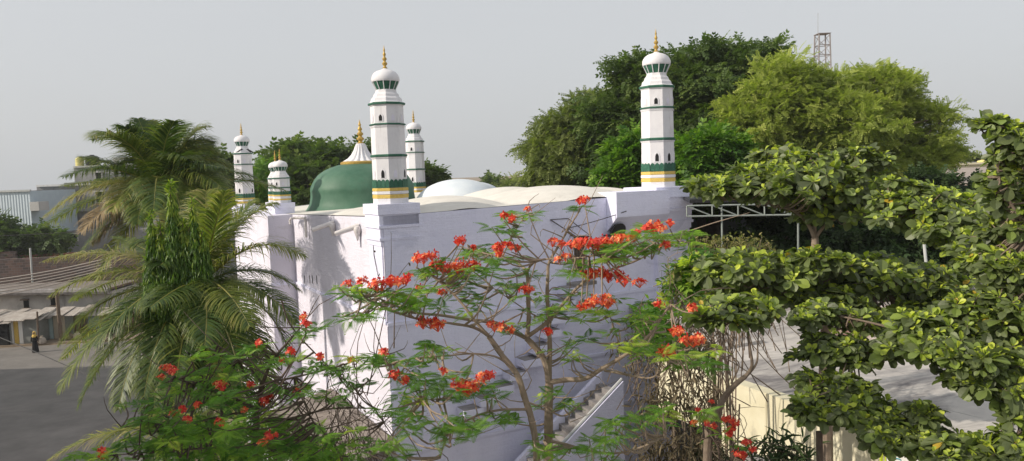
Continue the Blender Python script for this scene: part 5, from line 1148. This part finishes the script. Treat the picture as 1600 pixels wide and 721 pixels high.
almond('almond_tree', 'nearest almond tree reaching in from the right edge over the cement roof', (1680, 721), YE,
    [(1500, 540, 90, 42, 74, YE), (1560, 490, 70, 40, 56, YE), (1570, 590, 60, 44, 46, YE - .4), (1440, 510, 50, 26, 26, YE + .3), (1520, 590, 44, 24, 20, YE), (1590, 430, 50, 46, 44, YE), (1540, 400, 50, 36, 34, YE + .5), (1450, 330, 70, 30, 50, YE + 2), (1400, 305, 40, 24, 28, YE + 2.4), (1500, 360, 60, 34, 44, YE + 1.4), (1590, 350, 40, 36, 30, YE + .2), (1570, 310, 30, 20, 14, YE + .2),
     (1575, 205, 28, 12, 10, YE), (1545, 195, 16, 10, 6, YE), (1605, 225, 30, 20, 12, YE - .2), (1558, 243, 18, 20, 8, YE + .1), (1580, 275, 26, 16, 9, YE), (1545, 280, 14, 8, 4, YE + .2),
     (1330, 500, 60, 14, 20, YE + 1.6), (1300, 545, 50, 24, 26, YE + 1.3), (1340, 555, 54, 18, 24, YE + 1.2), (1280, 490, 40, 16, 16, YE + 1.6), (1275, 600, 34, 14, 12, YE + .9), (1320, 605, 50, 16, 22, YE + .8), (1290, 640, 50, 26, 30, YE + .6), (1350, 650, 60, 26, 36, YE + .4), (1400, 680, 60, 22, 30, YE + .1), (1460, 690, 50, 20, 24, YE - .2), (1500, 710, 50, 20, 22, YE - .6), (1570, 700, 56, 26, 26, YE - .8), (1455, 645, 22, 10, 7, YE - .1), (1590, 640, 36, 26, 16, YE - .6), (1395, 540, 34, 18, 14, YE + .9)],
    ([(1690, 721), (1680, 600), (1660, 450), (1640, 330), (1620, 220)], .13, .045, YE, YE),
    [([(1675, 560), (1620, 560), (1560, 555), (1490, 545), (1420, 540), (1340, 555), (1290, 550)], .055, .012, YE, YE + 1.4), ([(1680, 640), (1610, 680), (1520, 700), (1440, 690), (1360, 665), (1290, 640), (1268, 610)], .055, .012, YE, YE + .8), ([(1660, 450), (1600, 440), (1540, 400), (1480, 350), (1410, 315)], .045, .012, YE, YE + 2.2), ([(1635, 300), (1600, 260), (1570, 235), (1545, 200)], .025, .008, YE, YE), ([(1650, 420), (1600, 350), (1570, 300), (1555, 250)], .025, .008, YE, YE), ([(1490, 545), (1420, 520), (1340, 500), (1285, 490)], .025, .008, YE + .4, YE + 1.6)], .145, 'bark', dens=1.8)
# extra dark post of the deck tree
s = MB(); a = at(1280, 675, 9.4); b = at(1281, 730, 9.4); s.tube([(b[0], b[1], 0), b, a], .045, 8); tag(s.build('timber_post', M['barkd']), 'dark upright timber post under the leaves at the lower right', 'post')

# ================================================================== SHRUBS
def shrub(name, label, base_px, Y, blobs, templ, mat, size, nstem, bark='barkd', droop=.3, stems_r=.012, group=None):
    b = at(base_px[0], base_px[1], Y); base = np.array([b[0], b[1], 0]); root = empty(name, base, label, 'shrub', group); mb = MB(); tr = MB()
    for (px, py, rx, ry, n, yd) in blobs:
        s = yd / F; c = at(px, py, yd); P = c + unit(n) * (rng.random(n) ** .5)[:, None] * np.array([rx * s, rx * s * .8, ry * s]); D = unit(n) + (P - c) * .6; D[:, 2] -= droop
        mb.scatter(templ[0], templ[1], frames(D, rng.normal(0, .6, n)) * (size * rng.uniform(.6, 1.3, n))[:, None, None], P)
        for j in range(max(2, int(nstem * n / sum(x[4] for x in blobs)))):
            q = P[rng.integers(n)]; r_0 = (base * .45 + q * .55) * [1, 1, 0] + np.array([rng.normal(0, .55), rng.normal(0, .4), max(0, q[2] - rng.uniform(.8, 2.4))]); m_ = (q + r_0) / 2 + rng.normal(0, .24, 3)
            tr.tube([r_0, m_, q], [stems_r, stems_r * .6, stems_r * .25], 4, 4)
    for j in range(6): tr.tube([base + [rng.normal(0, .15), rng.normal(0, .15), 0], base + [rng.normal(0, .3), rng.normal(0, .3), max(1, at(px, py, Y)[2] - 1.5)]], [.03, .015], 5)
    rel(mb, base).build('foliage', L[mat], root); rel(tr, base).build('stem', M[bark], root)
shrub('dry_shrub', 'tangled brown shrub with withered hanging leaves between stairs and cement roof', (1050, 721), 11.5, [(1045, 560, 50, 50, 130, 11.5), (1060, 630, 56, 50, 420, 11.2), (1020, 630, 36, 50, 200, 11.4), (1080, 700, 56, 30, 420, 11), (1020, 700, 40, 36, 240, 11), (1090, 560, 40, 40, 240, 12), (985, 540, 40, 50, 120, 11.6), (1110, 640, 40, 60, 300, 11.4)], T_LANCE, 'dry', .14, 42, droop=.7, stems_r=.009)
shrub('twiggy_shrub', 'pale sparse twiggy shrub in front of the dark canopy opening', (1140, 721), 14.5, [(1110, 385, 36, 20, 300, 14.5), (1160, 382, 46, 18, 420, 14.5), (1195, 392, 20, 16, 120, 14.5), (1090, 400, 24, 20, 140, 14.4)], T_OVAL, 'pale', .075, 110, 'barkg', -.4, .010)
shrub('twiggy_shrub', 'fine brown thicket with few leaves below the pale twiggy shrub', (1120, 721), 13.5, [(1105, 455, 40, 30, 120, 13.4), (1060, 470, 36, 50, 110, 12.5), (1050, 430, 20, 40, 60, 12.5)], T_OVAL, 'pale', .08, 90, 'bark', .1, .010)
shrub('leafy_shrub', 'small green bush hanging at the right corner of the mosque', (1080, 721), 12.8, [(1085, 420, 30, 20, 120, 12.6), (1070, 440, 30, 14, 80, 12.6), (1020, 500, 30, 30, 90, 12)], T_BROAD, 'gul', .22, 50, 'bark', .2)
shrub('bare_shrub', 'leafless dark twigs below the white corner of the mosque', (555, 721), 10.5, [(560, 640, 60, 40, 26, 10.5), (520, 620, 40, 40, 16, 10.5), (600, 400, 60, 70, 5, 10.5), (580, 660, 50, 30, 20, 10.4)], T_OVAL, 'dry', .05, 70, 'barkd', .3, .010)
shrub('undergrowth_shrub', 'feathery green undergrowth at the bottom left behind the flame tree', (300, 721), 10.5, [(320, 690, 80, 36, 260, 10.5), (440, 695, 70, 36, 240, 10.5), (510, 715, 50, 18, 110, 10.2)], T_GUL, 'gul', .26, 60, 'barkd', .2)
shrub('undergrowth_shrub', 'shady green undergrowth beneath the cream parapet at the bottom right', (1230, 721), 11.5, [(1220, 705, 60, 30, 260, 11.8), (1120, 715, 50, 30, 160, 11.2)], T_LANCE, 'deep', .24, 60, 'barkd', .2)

# ================================================================== HAZE
hz = MB(); hz.box(-260, 260, -60, 450, -1.3, 62); hzm = bpy.data.materials.new('hazy_air'); hzm.use_nodes = True; hn = hzm.node_tree
hn.nodes.remove(hn.nodes['Principled BSDF']); pv = hn.nodes.new('ShaderNodeVolumePrincipled'); pv.inputs['Color'].default_value = (.86, .88, .90, 1); pv.inputs['Density'].default_value = .0004; pv.inputs['Anisotropy'].default_value = .1
hn.links.new(pv.outputs[0], hn.nodes['Material Output'].inputs['Volume']); tag(hz.build('haze', hzm), kind='stuff')
